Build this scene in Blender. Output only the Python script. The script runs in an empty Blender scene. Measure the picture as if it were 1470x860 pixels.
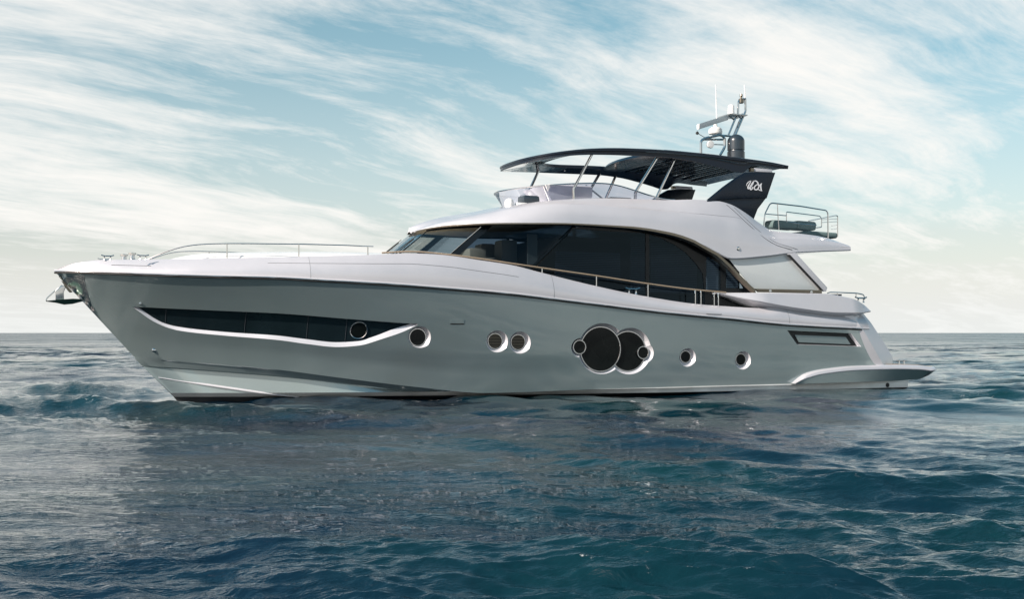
import bpy, bmesh, math, random
import numpy as np
from mathutils import Vector
random.seed(4)
R = math.radians
scn = bpy.context.scene
COL = scn.collection

# ------------------------------------------------------------------ camera
FPX, CAMH = 1700.0, 1.75          # focal length in pixels of a 1470 wide frame, eye height over the water
cam_d = bpy.data.cameras.new("camera")
cam = bpy.data.objects.new("camera", cam_d); COL.objects.link(cam)
cam.location = (0, 0, CAMH); cam.rotation_euler = (R(90), 0, 0)
cam_d.sensor_width = 36; cam_d.lens = FPX/1470*36; cam_d.shift_y = 48/1470
cam_d.clip_start = 0.1; cam_d.clip_end = 60000
scn.camera = cam

# ------------------------------------------------------------------ light
SUN_EL, SUN_DIR = 33.0, Vector((-0.80, -0.60, 0))      # where the sun stands: left and a little behind the camera
scn.view_settings.view_transform = 'Standard'; scn.view_settings.look = 'None'
scn.view_settings.gamma = 1.0; scn.view_settings.use_curve_mapping = False
scn.view_settings.exposure = 0.72
sd = bpy.data.lights.new("sun", 'SUN'); sd.energy = 4.3; sd.angle = R(0.5); sd.color = (1.0, 0.90, 0.80)
sun = bpy.data.objects.new("sun", sd); COL.objects.link(sun)
sv = SUN_DIR.normalized()*math.cos(R(SUN_EL)) + Vector((0, 0, math.sin(R(SUN_EL))))
sun.rotation_euler = sv.to_track_quat('Z', 'Y').to_euler(); sun.location = sv*200

world = bpy.data.worlds.new("World"); scn.world = world; world.use_nodes = True
W = world.node_tree; W.nodes.clear()
def nd(nt, typ, **kw):
    n = nt.nodes.new(typ)
    for k, v in kw.items(): setattr(n, k, v)
    return n
def math_n(nt, op, a, b=None, c=None, clamp=False):
    n = nd(nt, 'ShaderNodeMath', operation=op); n.use_clamp = clamp
    for i, v in enumerate((a, b, c)):
        if v is None: continue
        if hasattr(v, 'is_output'): nt.links.new(v, n.inputs[i])
        else: n.inputs[i].default_value = v
    return n.outputs[0]
def ramp_n(nt, fac, a, b, lo=0.0, hi=1.0, smooth=True):
    n = nd(nt, 'ShaderNodeMapRange'); n.interpolation_type = 'SMOOTHSTEP' if smooth else 'LINEAR'
    nt.links.new(fac, n.inputs['Value'])
    n.inputs['From Min'].default_value = a; n.inputs['From Max'].default_value = b
    n.inputs['To Min'].default_value = lo; n.inputs['To Max'].default_value = hi
    return n.outputs['Result']
def mixc(nt, fac, a, b):
    n = nd(nt, 'ShaderNodeMix', data_type='RGBA')
    for idx, v in ((0, fac), (6, a), (7, b)):
        if hasattr(v, 'is_output'): nt.links.new(v, n.inputs[idx])
        elif idx == 0: n.inputs[0].default_value = v
        else: n.inputs[idx].default_value = (*v, 1)
    return n.outputs[2]
def noise_n(nt, vec, scale, detail=4, rough=0.5, dist=0.0, typ='FBM'):
    n = nd(nt, 'ShaderNodeTexNoise'); n.noise_type = typ
    nt.links.new(vec, n.inputs['Vector'])
    n.inputs['Scale'].default_value = scale; n.inputs['Detail'].default_value = detail
    n.inputs['Roughness'].default_value = rough; n.inputs['Distortion'].default_value = dist
    return n.outputs['Fac']
sky = nd(W, 'ShaderNodeTexSky', sky_type='NISHITA'); sky.sun_disc = False
sky.sun_elevation = R(SUN_EL); sky.sun_rotation = math.atan2(SUN_DIR.x, SUN_DIR.y)
sky.air_density = 1.0; sky.dust_density = 1.6; sky.ozone_density = 1.0
tc = nd(W, 'ShaderNodeTexCoord'); sx = nd(W, 'ShaderNodeSeparateXYZ'); W.links.new(tc.outputs['Generated'], sx.inputs[0])
zup = math_n(W, 'MAXIMUM', sx.outputs[2], 0.0)
den = math_n(W, 'ADD', zup, 0.10)
cx = math_n(W, 'DIVIDE', sx.outputs[0], den); cy = math_n(W, 'DIVIDE', sx.outputs[1], den)
cmb = nd(W, 'ShaderNodeCombineXYZ'); W.links.new(cx, cmb.inputs[0]); W.links.new(cy, cmb.inputs[1])
def cloud_layer(az, sa, sc, loc, warp, scale, detail, rough):
    """streaks in the sheet of high cloud, drawn out along the azimuth az"""
    wn = nd(W, 'ShaderNodeTexNoise'); wn.inputs['Scale'].default_value = 0.45; wn.inputs['Detail'].default_value = 3
    W.links.new(cmb.outputs[0], wn.inputs['Vector'])
    off = nd(W, 'ShaderNodeVectorMath', operation='MULTIPLY_ADD')
    W.links.new(wn.outputs['Color'], off.inputs[0]); off.inputs[1].default_value = (warp, warp, 0)
    W.links.new(cmb.outputs[0], off.inputs[2])
    mp = nd(W, 'ShaderNodeMapping', vector_type='POINT')
    W.links.new(off.outputs[0], mp.inputs['Vector']); mp.inputs['Rotation'].default_value = (0, 0, az)
    mp2 = nd(W, 'ShaderNodeMapping'); W.links.new(mp.outputs[0], mp2.inputs['Vector'])
    mp2.inputs['Scale'].default_value = (sc, sa, 1); mp2.inputs['Location'].default_value = loc
    return noise_n(W, mp2.outputs[0], scale, detail, rough)
AZ = R(34)
c1 = cloud_layer(AZ, 0.20, 1.3, (3.1, 0.4, 0), 0.8, 1.25, 8, 0.60)
c2 = cloud_layer(AZ+R(9), 0.7, 2.6, (7.3, 2.2, 1), 1.1, 2.0, 10, 0.70)
c3 = cloud_layer(AZ-R(35), 0.45, 0.9, (1.3, 9.2, 2), 1.2, 0.60, 9, 0.62)
streak = math_n(W, 'MULTIPLY_ADD', c2, 0.85, math_n(W, 'MULTIPLY', c1, 0.75))
streak = math_n(W, 'MULTIPLY_ADD', c3, 0.65, streak)
cl = math_n(W, 'MULTIPLY', ramp_n(W, streak, 0.86, 1.42, 0.0, 0.98), ramp_n(W, zup, 0.22, 0.50, 1.0, 0.05))
veil = ramp_n(W, zup, 0.01, 0.26, 0.46, 0.08)
bank = math_n(W, 'MULTIPLY', ramp_n(W, math_n(W, 'MULTIPLY_ADD', c1, 0.35, c3), 0.56, 0.86, 0.0, 0.70), ramp_n(W, zup, 0.22, 0.45, 1.0, 0.0))
cl = math_n(W, 'ADD', cl, math_n(W, 'MULTIPLY', bank, math_n(W, 'SUBTRACT', 1.0, cl)))
cl = math_n(W, 'MAXIMUM', cl, veil)
haze_f = ramp_n(W, zup, 0.0, 0.085, 0.78, 0.0)
skyc = mixc(W, 1.0, sky.outputs[0], sky.outputs[0])
hsv = nd(W, 'ShaderNodeHueSaturation'); W.links.new(sky.outputs[0], hsv.inputs['Color'])
hsv.inputs['Hue'].default_value = 0.462; W.links.new(ramp_n(W, zup, 0.15, 0.50, 1.08, 1.45), hsv.inputs['Saturation']); hsv.inputs['Value'].default_value = 0.78
c_mix = mixc(W, cl, hsv.outputs[0], (6.15, 6.0, 5.75))
c_mix = mixc(W, haze_f, c_mix, (5.5, 5.65, 5.55))
bg = nd(W, 'ShaderNodeBackground'); W.links.new(c_mix, bg.inputs['Color']); bg.inputs['Strength'].default_value = 0.10
wo = nd(W, 'ShaderNodeOutputWorld'); W.links.new(bg.outputs[0], wo.inputs[0])

# ------------------------------------------------------------------ materials
def principled(name, col, rough=0.5, metal=0.0, coat=0.0, spec=0.5, ior=1.5, coat_rough=0.03):
    m = bpy.data.materials.new(name); m.use_nodes = True
    b = m.node_tree.nodes['Principled BSDF']
    b.inputs['Base Color'].default_value = (*col, 1); b.inputs['Roughness'].default_value = rough
    b.inputs['Metallic'].default_value = metal; b.inputs['Coat Weight'].default_value = coat
    b.inputs['Coat Roughness'].default_value = coat_rough; b.inputs['IOR'].default_value = ior
    b.inputs['Specular IOR Level'].default_value = spec
    return m, b
def paint(name, col, rough, metal, coat, wear=0.05, orange=0.0015):
    """sprayed metallic lacquer: faint tonal drift, salt film and a slightly uneven clear coat"""
    m, b = principled(name, col, rough, metal, coat)
    nt = m.node_tree; t = nd(nt, 'ShaderNodeTexCoord')
    n1 = noise_n(nt, t.outputs['Object'], 0.9, 5, 0.6); n2 = noise_n(nt, t.outputs['Object'], 55, 3, 0.6)
    f = ramp_n(nt, math_n(nt, 'MULTIPLY_ADD', n2, 0.06, n1), 0.35, 0.8, 0.0, 1.0)
    a = tuple(c*(1-wear) for c in col); c2_ = tuple(min(1, c*(1+wear)) for c in col)
    nt.links.new(mixc(nt, f, a, c2_), b.inputs['Base Color'])
    nt.links.new(ramp_n(nt, n1, 0.3, 0.75, rough*0.85, rough*1.2), b.inputs['Roughness'])
    bp = nd(nt, 'ShaderNodeBump'); bp.inputs['Strength'].default_value = 1.0; bp.inputs['Distance'].default_value = orange
    nt.links.new(noise_n(nt, t.outputs['Object'], 2.2, 3, 0.5), bp.inputs['Height'])
    if name == 'hull_paint': b.inputs['Coat IOR'].default_value = 1.8
    nt.links.new(bp.outputs[0], b.inputs['Coat Normal'])
    return m
M = {}
M['hull'] = paint('hull_paint', (0.28, 0.345, 0.35), 0.22, 0.50, 1.0, 0.02, 0.0008)
M['silver'] = paint('silver_paint', (0.57, 0.565, 0.60), 0.34, 0.25, 0.8, 0.03)
M['lip'] = paint('recess_paint', (0.60, 0.60, 0.64), 0.35, 0.2, 0.6, 0.03)
M['white'] = paint('white_paint', (0.78, 0.77, 0.76), 0.35, 0.0, 0.5, 0.04)
M['boot'] = paint('boot_paint', (0.75, 0.76, 0.74), 0.4, 0.0, 0.3, 0.15)
M['antifoul'] = paint('antifouling', (0.012, 0.013, 0.015), 0.5, 0.0, 0.2, 0.3)
M['chrome'] = principled('stainless', (0.62, 0.61, 0.60), 0.12, 1.0)[0]
M['bronze'] = principled('brushed_trim', (0.20, 0.175, 0.14), 0.28, 1.0)[0]
M['rail'] = principled('teak_rail', (0.48, 0.36, 0.25), 0.3, 0.3, 0.6)[0]
M['navy'] = paint('navy_lacquer', (0.004, 0.010, 0.021), 0.28, 0.0, 0.15, 0.2); M['navy'].node_tree.nodes['Principled BSDF'].inputs['Specular IOR Level'].default_value = 0.25
M['black'] = paint('black_panel', (0.004, 0.006, 0.008), 0.25, 0.0, 0.0, 0.2); M['black'].node_tree.nodes['Principled BSDF'].inputs['Specular IOR Level'].default_value = 0.25
M['rubber'] = principled('black_rubber', (0.012, 0.012, 0.012), 0.6)[0]
M['interior'] = principled('dark_interior', (0.030, 0.036, 0.045), 0.7)[0]
M['lining'] = principled('beige_lining', (0.42, 0.38, 0.31), 0.8)[0]
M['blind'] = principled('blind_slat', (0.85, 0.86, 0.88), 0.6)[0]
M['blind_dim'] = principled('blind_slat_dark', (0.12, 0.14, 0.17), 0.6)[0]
M['cushion'] = paint('grey_green_cushion', (0.13, 0.19, 0.19), 0.85, 0.0, 0.0, 0.1)
M['teak'] = paint('teak_deck', (0.42, 0.31, 0.22), 0.7, 0.0, 0.0, 0.2)
M['screen'] = paint('pale_screen', (0.58, 0.62, 0.63), 0.15, 0.0, 1.0, 0.04)
M['anchor_green'] = principled('dark_anchor_face', (0.05, 0.11, 0.085), 0.3, 0.3)[0]
M['dome'] = paint('dark_dome', (0.022, 0.033, 0.045), 0.3, 0.0, 0.3, 0.1)
M['emblem'] = principled('emblem_silver', (0.85, 0.85, 0.88), 0.3, 0.3)[0]
def glass(name, tint, base=0.04, edge=0.75, rough=0.02, gcol=(0.9, 0.93, 0.95)):
    m = bpy.data.materials.new(name); m.use_nodes = True; nt = m.node_tree; nt.nodes.clear()
    tr = nd(nt, 'ShaderNodeBsdfTransparent'); tr.inputs[0].default_value = (*tint, 1)
    gl = nd(nt, 'ShaderNodeBsdfGlossy'); gl.inputs['Roughness'].default_value = rough; gl.inputs[0].default_value = (*gcol, 1)
    lw = nd(nt, 'ShaderNodeFresnel'); lw.inputs['IOR'].default_value = 1.5
    f = ramp_n(nt, lw.outputs[0], 0.0, 1.0, base, edge, False)
    mx = nd(nt, 'ShaderNodeMixShader'); nt.links.new(f, mx.inputs[0]); nt.links.new(tr.outputs[0], mx.inputs[1]); nt.links.new(gl.outputs[0], mx.inputs[2])
    o = nd(nt, 'ShaderNodeOutputMaterial'); nt.links.new(mx.outputs[0], o.inputs[0])
    return m
M['glass_clear'] = glass('windscreen_glass', (0.86, 0.88, 0.85), 0.06, 0.6)
M['glass_dark'] = glass('tinted_glass', (0.24, 0.30, 0.36), 0.0, 0.40, 0.02, (0.55, 0.80, 1.0))
M['glass_lilac'] = glass('wind_deflector_glass', (0.62, 0.64, 0.74), 0.10)
M['glass_port'] = paint('porthole_glass', (0.006, 0.008, 0.008), 0.08, 0.0, 0.2, 0.3)
M['glass_port'].node_tree.nodes['Principled BSDF'].inputs['Specular IOR Level'].default_value = 0.2; M['glass_port'].node_tree.nodes['Principled BSDF'].inputs['Coat Weight'].default_value = 0.0
M['glass_long'] = paint('hull_window_glass', (0.010, 0.018, 0.022), 0.06, 0.0, 0.25, 0.2)
M['glass_top'] = paint('smoked_roof_glass', (0.04, 0.065, 0.08), 0.10, 0.3, 1.0, 0.3, 0.003)

# ------------------------------------------------------------------ measuring: pixel + distance off the centreline -> place on the boat
TH = R(22.3); D0 = FPX*CAMH/97; X0 = (250-735)/FPX*D0; CO, SI = math.cos(TH), math.sin(TH)
def P(px, py, t):
    """boat coordinates (s aft of the stem, t off the centreline to port, z) of a point of known t"""
    k = (px-735)/FPX
    s = (k*(D0-t*CO)-X0-t*SI)/(CO-k*SI)
    D = D0+s*SI-t*CO
    return (s, t, CAMH+(478-py)*D/FPX)
def pchip(xs, ys):
    xs = np.array(xs, float); ys = np.array(ys, float)
    h = np.diff(xs); d = np.diff(ys)/h; m = np.zeros_like(xs)
    for i in range(1, len(xs)-1):
        if d[i-1]*d[i] > 0:
            w1 = 2*h[i]+h[i-1]; w2 = h[i]+2*h[i-1]; m[i] = (w1+w2)/(w1/d[i-1]+w2/d[i])
    m[0] = d[0]; m[-1] = d[-1]
    def f(x):
        x = min(max(x, xs[0]), xs[-1]); i = min(max(int(np.searchsorted(xs, x))-1, 0), len(h)-1)
        t = (x-xs[i])/h[i]
        return float((2*t**3-3*t**2+1)*ys[i]+(t**3-2*t**2+t)*h[i]*m[i]+(-2*t**3+3*t**2)*ys[i+1]+(t**3-t**2)*h[i]*m[i+1])
    return f
def trace(pts, tf):
    """pixel polyline on a surface whose half width is tf(s) -> function z(s), list of stations"""
    out = []
    for px, py in pts:
        t = tf if isinstance(tf, (int, float)) else 2.0
        for _ in range(25):
            p = P(px, py, t)
            if isinstance(tf, (int, float)): break
            t = 0.5*t+0.5*tf(p[0])
        out.append(p)
    out.sort()
    return pchip([p[0] for p in out], [p[2] for p in out]), out
def lerp(a, b, w): return a+(b-a)*w
def smooth(a, b, x):
    x = min(max((x-a)/(b-a), 0), 1); return x*x*(3-2*x)

# ------------------------------------------------------------------ mesh helpers (boat coordinates; local y is -t)
yacht = bpy.data.objects.new('motor_yacht', None); COL.objects.link(yacht)
yacht.location = (X0, D0, 0); yacht.rotation_euler = (0, 0, TH)
yacht['label'] = 'large grey green motor yacht with silver upperworks lying at rest on the open sea'
yacht['category'] = 'yacht'
def V(p): return (p[0], -p[1], p[2])
def link(name, bm, mats, parent=yacht, sharp=32, smooth_=True, mirror=False, weld=1e-4):
    if weld: bmesh.ops.remove_doubles(bm, verts=bm.verts, dist=weld)
    bmesh.ops.recalc_face_normals(bm, faces=bm.faces)
    me = bpy.data.meshes.new(name); bm.to_mesh(me); bm.free()
    for m in (mats if isinstance(mats, (list, tuple)) else [mats]): me.materials.append(M[m])
    if smooth_:
        me.polygons.foreach_set('use_smooth', [True]*len(me.polygons)); me.set_sharp_from_angle(angle=R(sharp))
    o = bpy.data.objects.new(name, me); COL.objects.link(o)
    if parent is not None: o.parent = parent
    return o
def loft(bm, secs, closed=False, caps=False, mat=None, flip=False):
    """secs: lists of (s,t,z) of equal length; mat(i_section, j_row) -> material index"""
    vs = [[bm.verts.new(V(p)) for p in s] for s in secs]; n = len(secs[0])
    for i in range(len(secs)-1):
        for j in range(n if closed else n-1):
            k = (j+1) % n
            q = [vs[i][j], vs[i][k], vs[i+1][k], vs[i+1][j]]
            try:
                f = bm.faces.new(q)
                if mat: f.material_index = mat(i, j)
            except ValueError: pass
    if caps:
        for s in (vs[0], vs[-1]):
            try:
                f = bm.faces.new(s)
                if mat: f.material_index = mat(0, 0)
            except ValueError: pass
    return vs
def mirrored(sec): return list(sec)+[(p[0], -p[1], p[2]) for p in reversed(sec)]
def tube(bm, pts, r, n=8, caps=True, flat=1.0):
    pts = [Vector(V(p)) for p in pts]; rings = []
    up = Vector((0, 0, 1)); last = None
    for i, p in enumerate(pts):
        a = pts[max(i-1, 0)]; b = pts[min(i+1, len(pts)-1)]; d = (b-a).normalized()
        u = last if last else (up if abs(d.z) < 0.9 else Vector((1, 0, 0)))
        v = d.cross(u).normalized(); u = v.cross(d).normalized(); last = u
        rr = r[i] if isinstance(r, (list, tuple)) else r
        rings.append([bm.verts.new(p+(u*math.cos(2*math.pi*k/n)*flat+v*math.sin(2*math.pi*k/n))*rr) for k in range(n)])
    for i in range(len(rings)-1):
        for k in range(n): bm.faces.new([rings[i][k], rings[i][(k+1) % n], rings[i+1][(k+1) % n], rings[i+1][k]])
    if caps: bm.faces.new(rings[0]); bm.faces.new(rings[-1])
def bend(pts, r=0.08, n=4):
    """round the corners of a polyline"""
    P_ = [Vector(p) for p in pts]; out = [P_[0]]
    for i in range(1, len(P_)-1):
        a, b, c = P_[i-1], P_[i], P_[i+1]
        d1 = (a-b); d2 = (c-b); q = min(r, d1.length*0.45, d2.length*0.45)
        s_, e = b+d1.normalized()*q, b+d2.normalized()*q
        for k in range(n+1):
            w = k/n; out.append((1-w)**2*s_+2*w*(1-w)*b+w*w*e)
    out.append(P_[-1]); return [tuple(p) for p in out]
def tube_obj(name, pts, r, mat='chrome', parent=yacht, mirror=False, n=8, flat=1.0, rnd=0.0):
    bm = bmesh.new()
    if rnd: pts = bend(pts, rnd)
    tube(bm, pts, r, n, flat=flat)
    o = link(name, bm, mat, parent, 50, weld=0)
    if mirror:
        bm = bmesh.new(); tube(bm, [(p[0], -p[1], p[2]) for p in pts], r, n, flat=flat); link(name, bm, mat, parent, 50, weld=0)
    return o
def prism(bm, poly, t0, t1, bevel=0.0, holes=(), mi=0):
    """(s,z) outline made solid between t0 and t1, with holes"""
    cu = bpy.data.curves.new('tmp', 'CURVE'); cu.dimensions = '2D'; cu.fill_mode = 'BOTH'
    cu.extrude = abs(t1-t0)/2-bevel; cu.bevel_depth = bevel; cu.bevel_resolution = 2; cu.offset = -bevel
    for pl in [poly]+list(holes):
        sp = cu.splines.new('POLY'); sp.points.add(len(pl)-1); sp.use_cyclic_u = True
        for q, (a, b) in zip(sp.points, pl): q.co = (a, b, 0, 1)
    ob = bpy.data.objects.new('tmp', cu); COL.objects.link(ob)
    me = bpy.data.meshes.new_from_object(ob.evaluated_get(bpy.context.evaluated_depsgraph_get()))
    tm = (t0+t1)/2
    b2 = bmesh.new(); b2.from_mesh(me)
    mp = {}
    for v in b2.verts: mp[v.index] = bm.verts.new((v.co.x, -(tm+v.co.z), v.co.y))
    for f in b2.faces:
        try:
            g = bm.faces.new([mp[v.index] for v in f.verts]); g.material_index = mi
        except ValueError: pass
    b2.free(); bpy.data.objects.remove(ob); bpy.data.curves.remove(cu); bpy.data.meshes.remove(me)
def plate(name, pxs, t, th=0.03, mat='black', parent=yacht, bevel=0.004, holes=(), mirror=False, sharp=32):
    """flat panel traced in the vertical plane at t"""
    pl = [(P(x, y, t)[0], P(x, y, t)[2]) for x, y in pxs]; hl = [[(P(x, y, t)[0], P(x, y, t)[2]) for x, y in h] for h in holes]
    bm = bmesh.new(); prism(bm, pl, t-th, t, bevel, hl); o = link(name, bm, mat, parent, sharp)
    if mirror:
        bm = bmesh.new(); prism(bm, pl, -t, -t+th, bevel, hl); link(name, bm, mat, parent, sharp)
    return o
def box(bm, c, d, bev=0.0, rotz=0.0, seg=2):
    r = bmesh.ops.create_cube(bm, size=1.0); vs = r['verts']
    for v in vs:
        x, y, z = v.co.x*d[0], v.co.y*d[1], v.co.z*d[2]
        v.co = (c[0]+x*math.cos(rotz)-y*math.sin(rotz), -c[1]+x*math.sin(rotz)+y*math.cos(rotz), c[2]+z)
    if bev:
        es = list({e for v in vs for e in v.link_edges})
        bmesh.ops.bevel(bm, geom=es, offset=bev, segments=seg, affect='EDGES', profile=0.6)
def lathe(bm, c, prof, n=24, axis='z'):
    """prof: (radius, height) pairs around the point c"""
    rings = []
    for r_, h_ in prof:
        ring = []
        for k in range(n):
            a = 2*math.pi*k/n
            if axis == 'z': p = (c[0]+r_*math.cos(a), c[1]+r_*math.sin(a), c[2]+h_)
            elif axis == 't': p = (c[0]+r_*math.cos(a), c[1]+h_, c[2]+r_*math.sin(a))
            else: p = (c[0]+h_, c[1]+r_*math.cos(a), c[2]+r_*math.sin(a))
            ring.append(bm.verts.new(V(p)))
        rings.append(ring)
    for i in range(len(rings)-1):
        for k in range(n): bm.faces.new([rings[i][k], rings[i][(k+1) % n], rings[i+1][(k+1) % n], rings[i+1][k]])
    bm.faces.new(rings[0]); bm.faces.new(rings[-1])

# ------------------------------------------------------------------ WATER
def build_water():
    # grid of rings round a point under the viewer: fine near, coarse far, every direction covered
    rs = [0.8, 2.0, 3.2, 4.4, 5.4]
    inv = np.linspace(1/6.0, 1/260.0, 640); rs += list(1/inv); r = rs[-1]
    while r < 30000: r *= 1.06; rs.append(r)
    rs = np.array(rs)
    a_f = np.linspace(-R(30), R(30), 1150)
    a_b = np.concatenate([np.linspace(R(30), R(180), 230)[1:], np.linspace(-R(180), -R(30), 230)[1:-1]])
    an = np.concatenate([a_f, a_b]); na = len(an)
    A, RR = np.meshgrid(an, rs)
    X = RR*np.sin(A); Y = RR*np.cos(A)
    dr = np.gradient(rs); sp = np.maximum(dr, rs*R(60)/1150)[:, None]*np.ones_like(A)
    sp = np.where(np.abs(A) > R(30.2), np.maximum(sp, RR*R(150)/230), sp)
    rng = np.random.default_rng(11)
    Z = np.zeros_like(X); DX = np.zeros_like(X); DY = np.zeros_like(X)
    main = R(252)        # waves run towards the viewer and a little to the left
    lam = np.concatenate([rng.uniform(9, 20, 6), rng.uniform(2.8, 7, 11), np.exp(rng.uniform(math.log(0.8), math.log(2.8), 26)), np.exp(rng.uniform(math.log(0.13), math.log(0.8), 84))])
    # gusts: where the chop is rough and where it is nearly calm
    G = np.zeros_like(X)
    for _ in range(9):
        L = rng.uniform(9, 34); th = rng.uniform(0, 2*math.pi)
        G += np.sin((X*math.cos(th)+Y*math.sin(th))*2*math.pi/L+rng.uniform(0, 7))
    G = np.clip(0.80+0.24*G, 0.25, 1.15)
    # quieter water in the lee of the hull
    ls = (X-X0)*CO+(Y-D0)*SI; lt = (X-X0)*SI-(Y-D0)*CO
    lee = np.exp(-(np.clip(lt-3, 0, None)/17.0)**2)*(1/(1+np.exp(-(ls+1)*0.9)))*(1/(1+np.exp((ls-20)*0.6)))*(lt > -3)
    for L in lam:
        th = main+rng.normal(0, 0.30 if L > 2.8 else 0.50); k = 2*math.pi/L
        amp = (0.016 if L > 9 else 0.031*L/4.5 if L > 2.8 else 0.040/k if L > 0.8 else 0.040/k)*rng.uniform(0.5, 1.4)
        ph = k*(X*math.cos(th)+Y*math.sin(th))+rng.uniform(0, 2*math.pi)
        f = np.clip((L/(0.22*sp+0.78*np.minimum(sp, RR*R(60)/1150))-2.2)/2.5, 0, 1)*amp
        if L < 5: f = f*G
        if L < 0.8: f = f*(1-0.62*lee)
        sn = np.sin(ph); Z += f*sn
        q = f*(0.85 if L > 2.8 else 0.45)*np.cos(ph); DX += q*math.cos(th); DY += q*math.sin(th)
    q = 1-0.20*lee
    Z *= q; DX *= q; DY *= q
    X2 = X+DX; Y2 = Y+DY
    far = np.clip(RR/4000-1, 0, 1); Z *= 1-far
    Z -= 0.0
    co = np.stack([X2, Y2, Z], -1).reshape(-1, 3).astype(np.float32)
    nr = len(rs); idx = np.arange(nr*na).reshape(nr, na)
    a = idx[:-1, :]; b = idx[1:, :]
    quads = np.stack([a, np.roll(a, -1, 1), np.roll(b, -1, 1), b], -1).reshape(-1, 4)
    c0 = np.array([[0, 0, 0]], np.float32); co = np.concatenate([co, c0]); ci = len(co)-1
    tris = np.stack([np.full(na, ci), np.roll(idx[0], -1), idx[0]], -1)
    me = bpy.data.meshes.new('sea'); me.vertices.add(len(co)); me.vertices.foreach_set('co', co.ravel())
    nl = quads.size+tris.size; me.loops.add(nl); me.loops.foreach_set('vertex_index', np.concatenate([quads[:, ::-1].ravel(), tris[:, ::-1].ravel()]).astype(np.int32))
    npoly = len(quads)+len(tris); me.polygons.add(npoly)
    st = np.concatenate([np.arange(len(quads))*4, len(quads)*4+np.arange(len(tris))*3]).astype(np.int32)
    me.polygons.foreach_set('loop_start', st)
    me.polygons.foreach_set('use_smooth', np.ones(npoly, bool))
    me.update(calc_edges=True); me.validate()
    if me.polygons[0].normal.z < 0: me.flip_normals()
    m, b = principled('sea_water', (0.002, 0.030, 0.045), 0.05, 0, 0, 0.5, 1.52)
    nt = m.node_tree; g = nd(nt, 'ShaderNodeNewGeometry'); pos = g.outputs['Position']
    mp = nd(nt, 'ShaderNodeMapping'); nt.links.new(pos, mp.inputs['Vector']); mp.inputs['Rotation'].default_value = (0, 0, R(18)); mp.inputs['Scale'].default_value = (0.55, 1.15, 0.5)
    n_big = noise_n(nt, mp.outputs[0], 0.55, 3, 0.5)
    n_a = noise_n(nt, mp.outputs[0], 2.3, 4, 0.55, 0.6)
    n_b = noise_n(nt, mp.outputs[0], 8.0, 4, 0.60, 0.8)
    n_c = noise_n(nt, mp.outputs[0], 30.0, 2, 0.5)
    sm_ = nd(nt, 'ShaderNodeMapping'); nt.links.new(pos, sm_.inputs['Vector']); sm_.inputs['Rotation'].default_value = (0, 0, R(-6)); sm_.inputs['Scale'].default_value = (0.035, 0.13, 0.1)
    slick = ramp_n(nt, noise_n(nt, sm_.outputs[0], 1.0, 3, 0.55), 0.42, 0.58, 0.50, 1.15)
    att = nd(nt, 'ShaderNodeAttribute'); att.attribute_name = 'calm'
    slick = math_n(nt, 'MULTIPLY', slick, ramp_n(nt, att.outputs['Fac'], 0.0, 1.0, 1.0, 0.22))
    gust = math_n(nt, 'MULTIPLY', slick, ramp_n(nt, n_big, 0.35, 0.65, 0.55, 1.30))
    h = math_n(nt, 'MULTIPLY', n_a, 0.09)
    h = math_n(nt, 'MULTIPLY_ADD', n_b, 0.050, h)
    h = math_n(nt, 'MULTIPLY_ADD', n_c, 0.006, h)
    h = math_n(nt, 'MULTIPLY', h, gust)
    bp = nd(nt, 'ShaderNodeBump'); bp.inputs['Strength'].default_value = 0.75; bp.inputs['Distance'].default_value = 1.0
    nt.links.new(h, bp.inputs['Height'])
    # open water away from the boat's lee is choppier: slopes too fine for the mesh
    pv = nd(nt, 'ShaderNodeMapping'); nt.links.new(pos, pv.inputs['Vector']); pv.inputs['Scale'].default_value = (0.45, 1.0, 0.5)
    acc = bp.outputs[0]; ln = nd(nt, 'ShaderNodeVectorMath', operation='LENGTH'); nt.links.new(pos, ln.inputs[0])
    for sc_, a0, a1 in ((2.2, 0.12, 2.3), (0.45, 0.08, 1.9), (0.09, 0.0, 1.8)):
        tn = nd(nt, 'ShaderNodeTexNoise'); tn.inputs['Scale'].default_value = sc_; tn.inputs['Detail'].default_value = 2.5; tn.inputs['Roughness'].default_value = 0.6
        nt.links.new(pv.outputs[0], tn.inputs['Vector'])
        sb_ = nd(nt, 'ShaderNodeVectorMath', operation='SUBTRACT'); nt.links.new(tn.outputs['Color'], sb_.inputs[0]); sb_.inputs[1].default_value = (0.5, 0.5, 0.5)
        amp_ = math_n(nt, 'MULTIPLY', slick, ramp_n(nt, ln.outputs['Value'], 15, 110, a0, a1))
        cb = nd(nt, 'ShaderNodeCombineXYZ'); nt.links.new(math_n(nt, 'MULTIPLY', amp_, 0.7), cb.inputs[0]); nt.links.new(amp_, cb.inputs[1])
        ml = nd(nt, 'ShaderNodeVectorMath', operation='MULTIPLY_ADD'); nt.links.new(sb_.outputs[0], ml.inputs[0]); nt.links.new(cb.outputs[0], ml.inputs[1]); nt.links.new(acc, ml.inputs[2])
        acc = ml.outputs[0]
    nz = nd(nt, 'ShaderNodeVectorMath', operation='NORMALIZE'); nt.links.new(acc, nz.inputs[0]); nt.links.new(nz.outputs[0], b.inputs['Normal'])
    # body colour: clearer green in patches, a little foam left on the crests
    sep = nd(nt, 'ShaderNodeSeparateXYZ'); nt.links.new(pos, sep.inputs[0])
    body = mixc(nt, ramp_n(nt, noise_n(nt, pos, 0.10, 4, 0.6), 0.35, 0.65), (0.0004, 0.007, 0.021), (0.0006, 0.020, 0.024))
    fo = noise_n(nt, mp.outputs[0], 5.5, 9, 0.72, 1.2)
    fm = math_n(nt, 'MULTIPLY', ramp_n(nt, fo, 0.63, 0.72), ramp_n(nt, sep.outputs[2], 0.10, 0.30))
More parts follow.
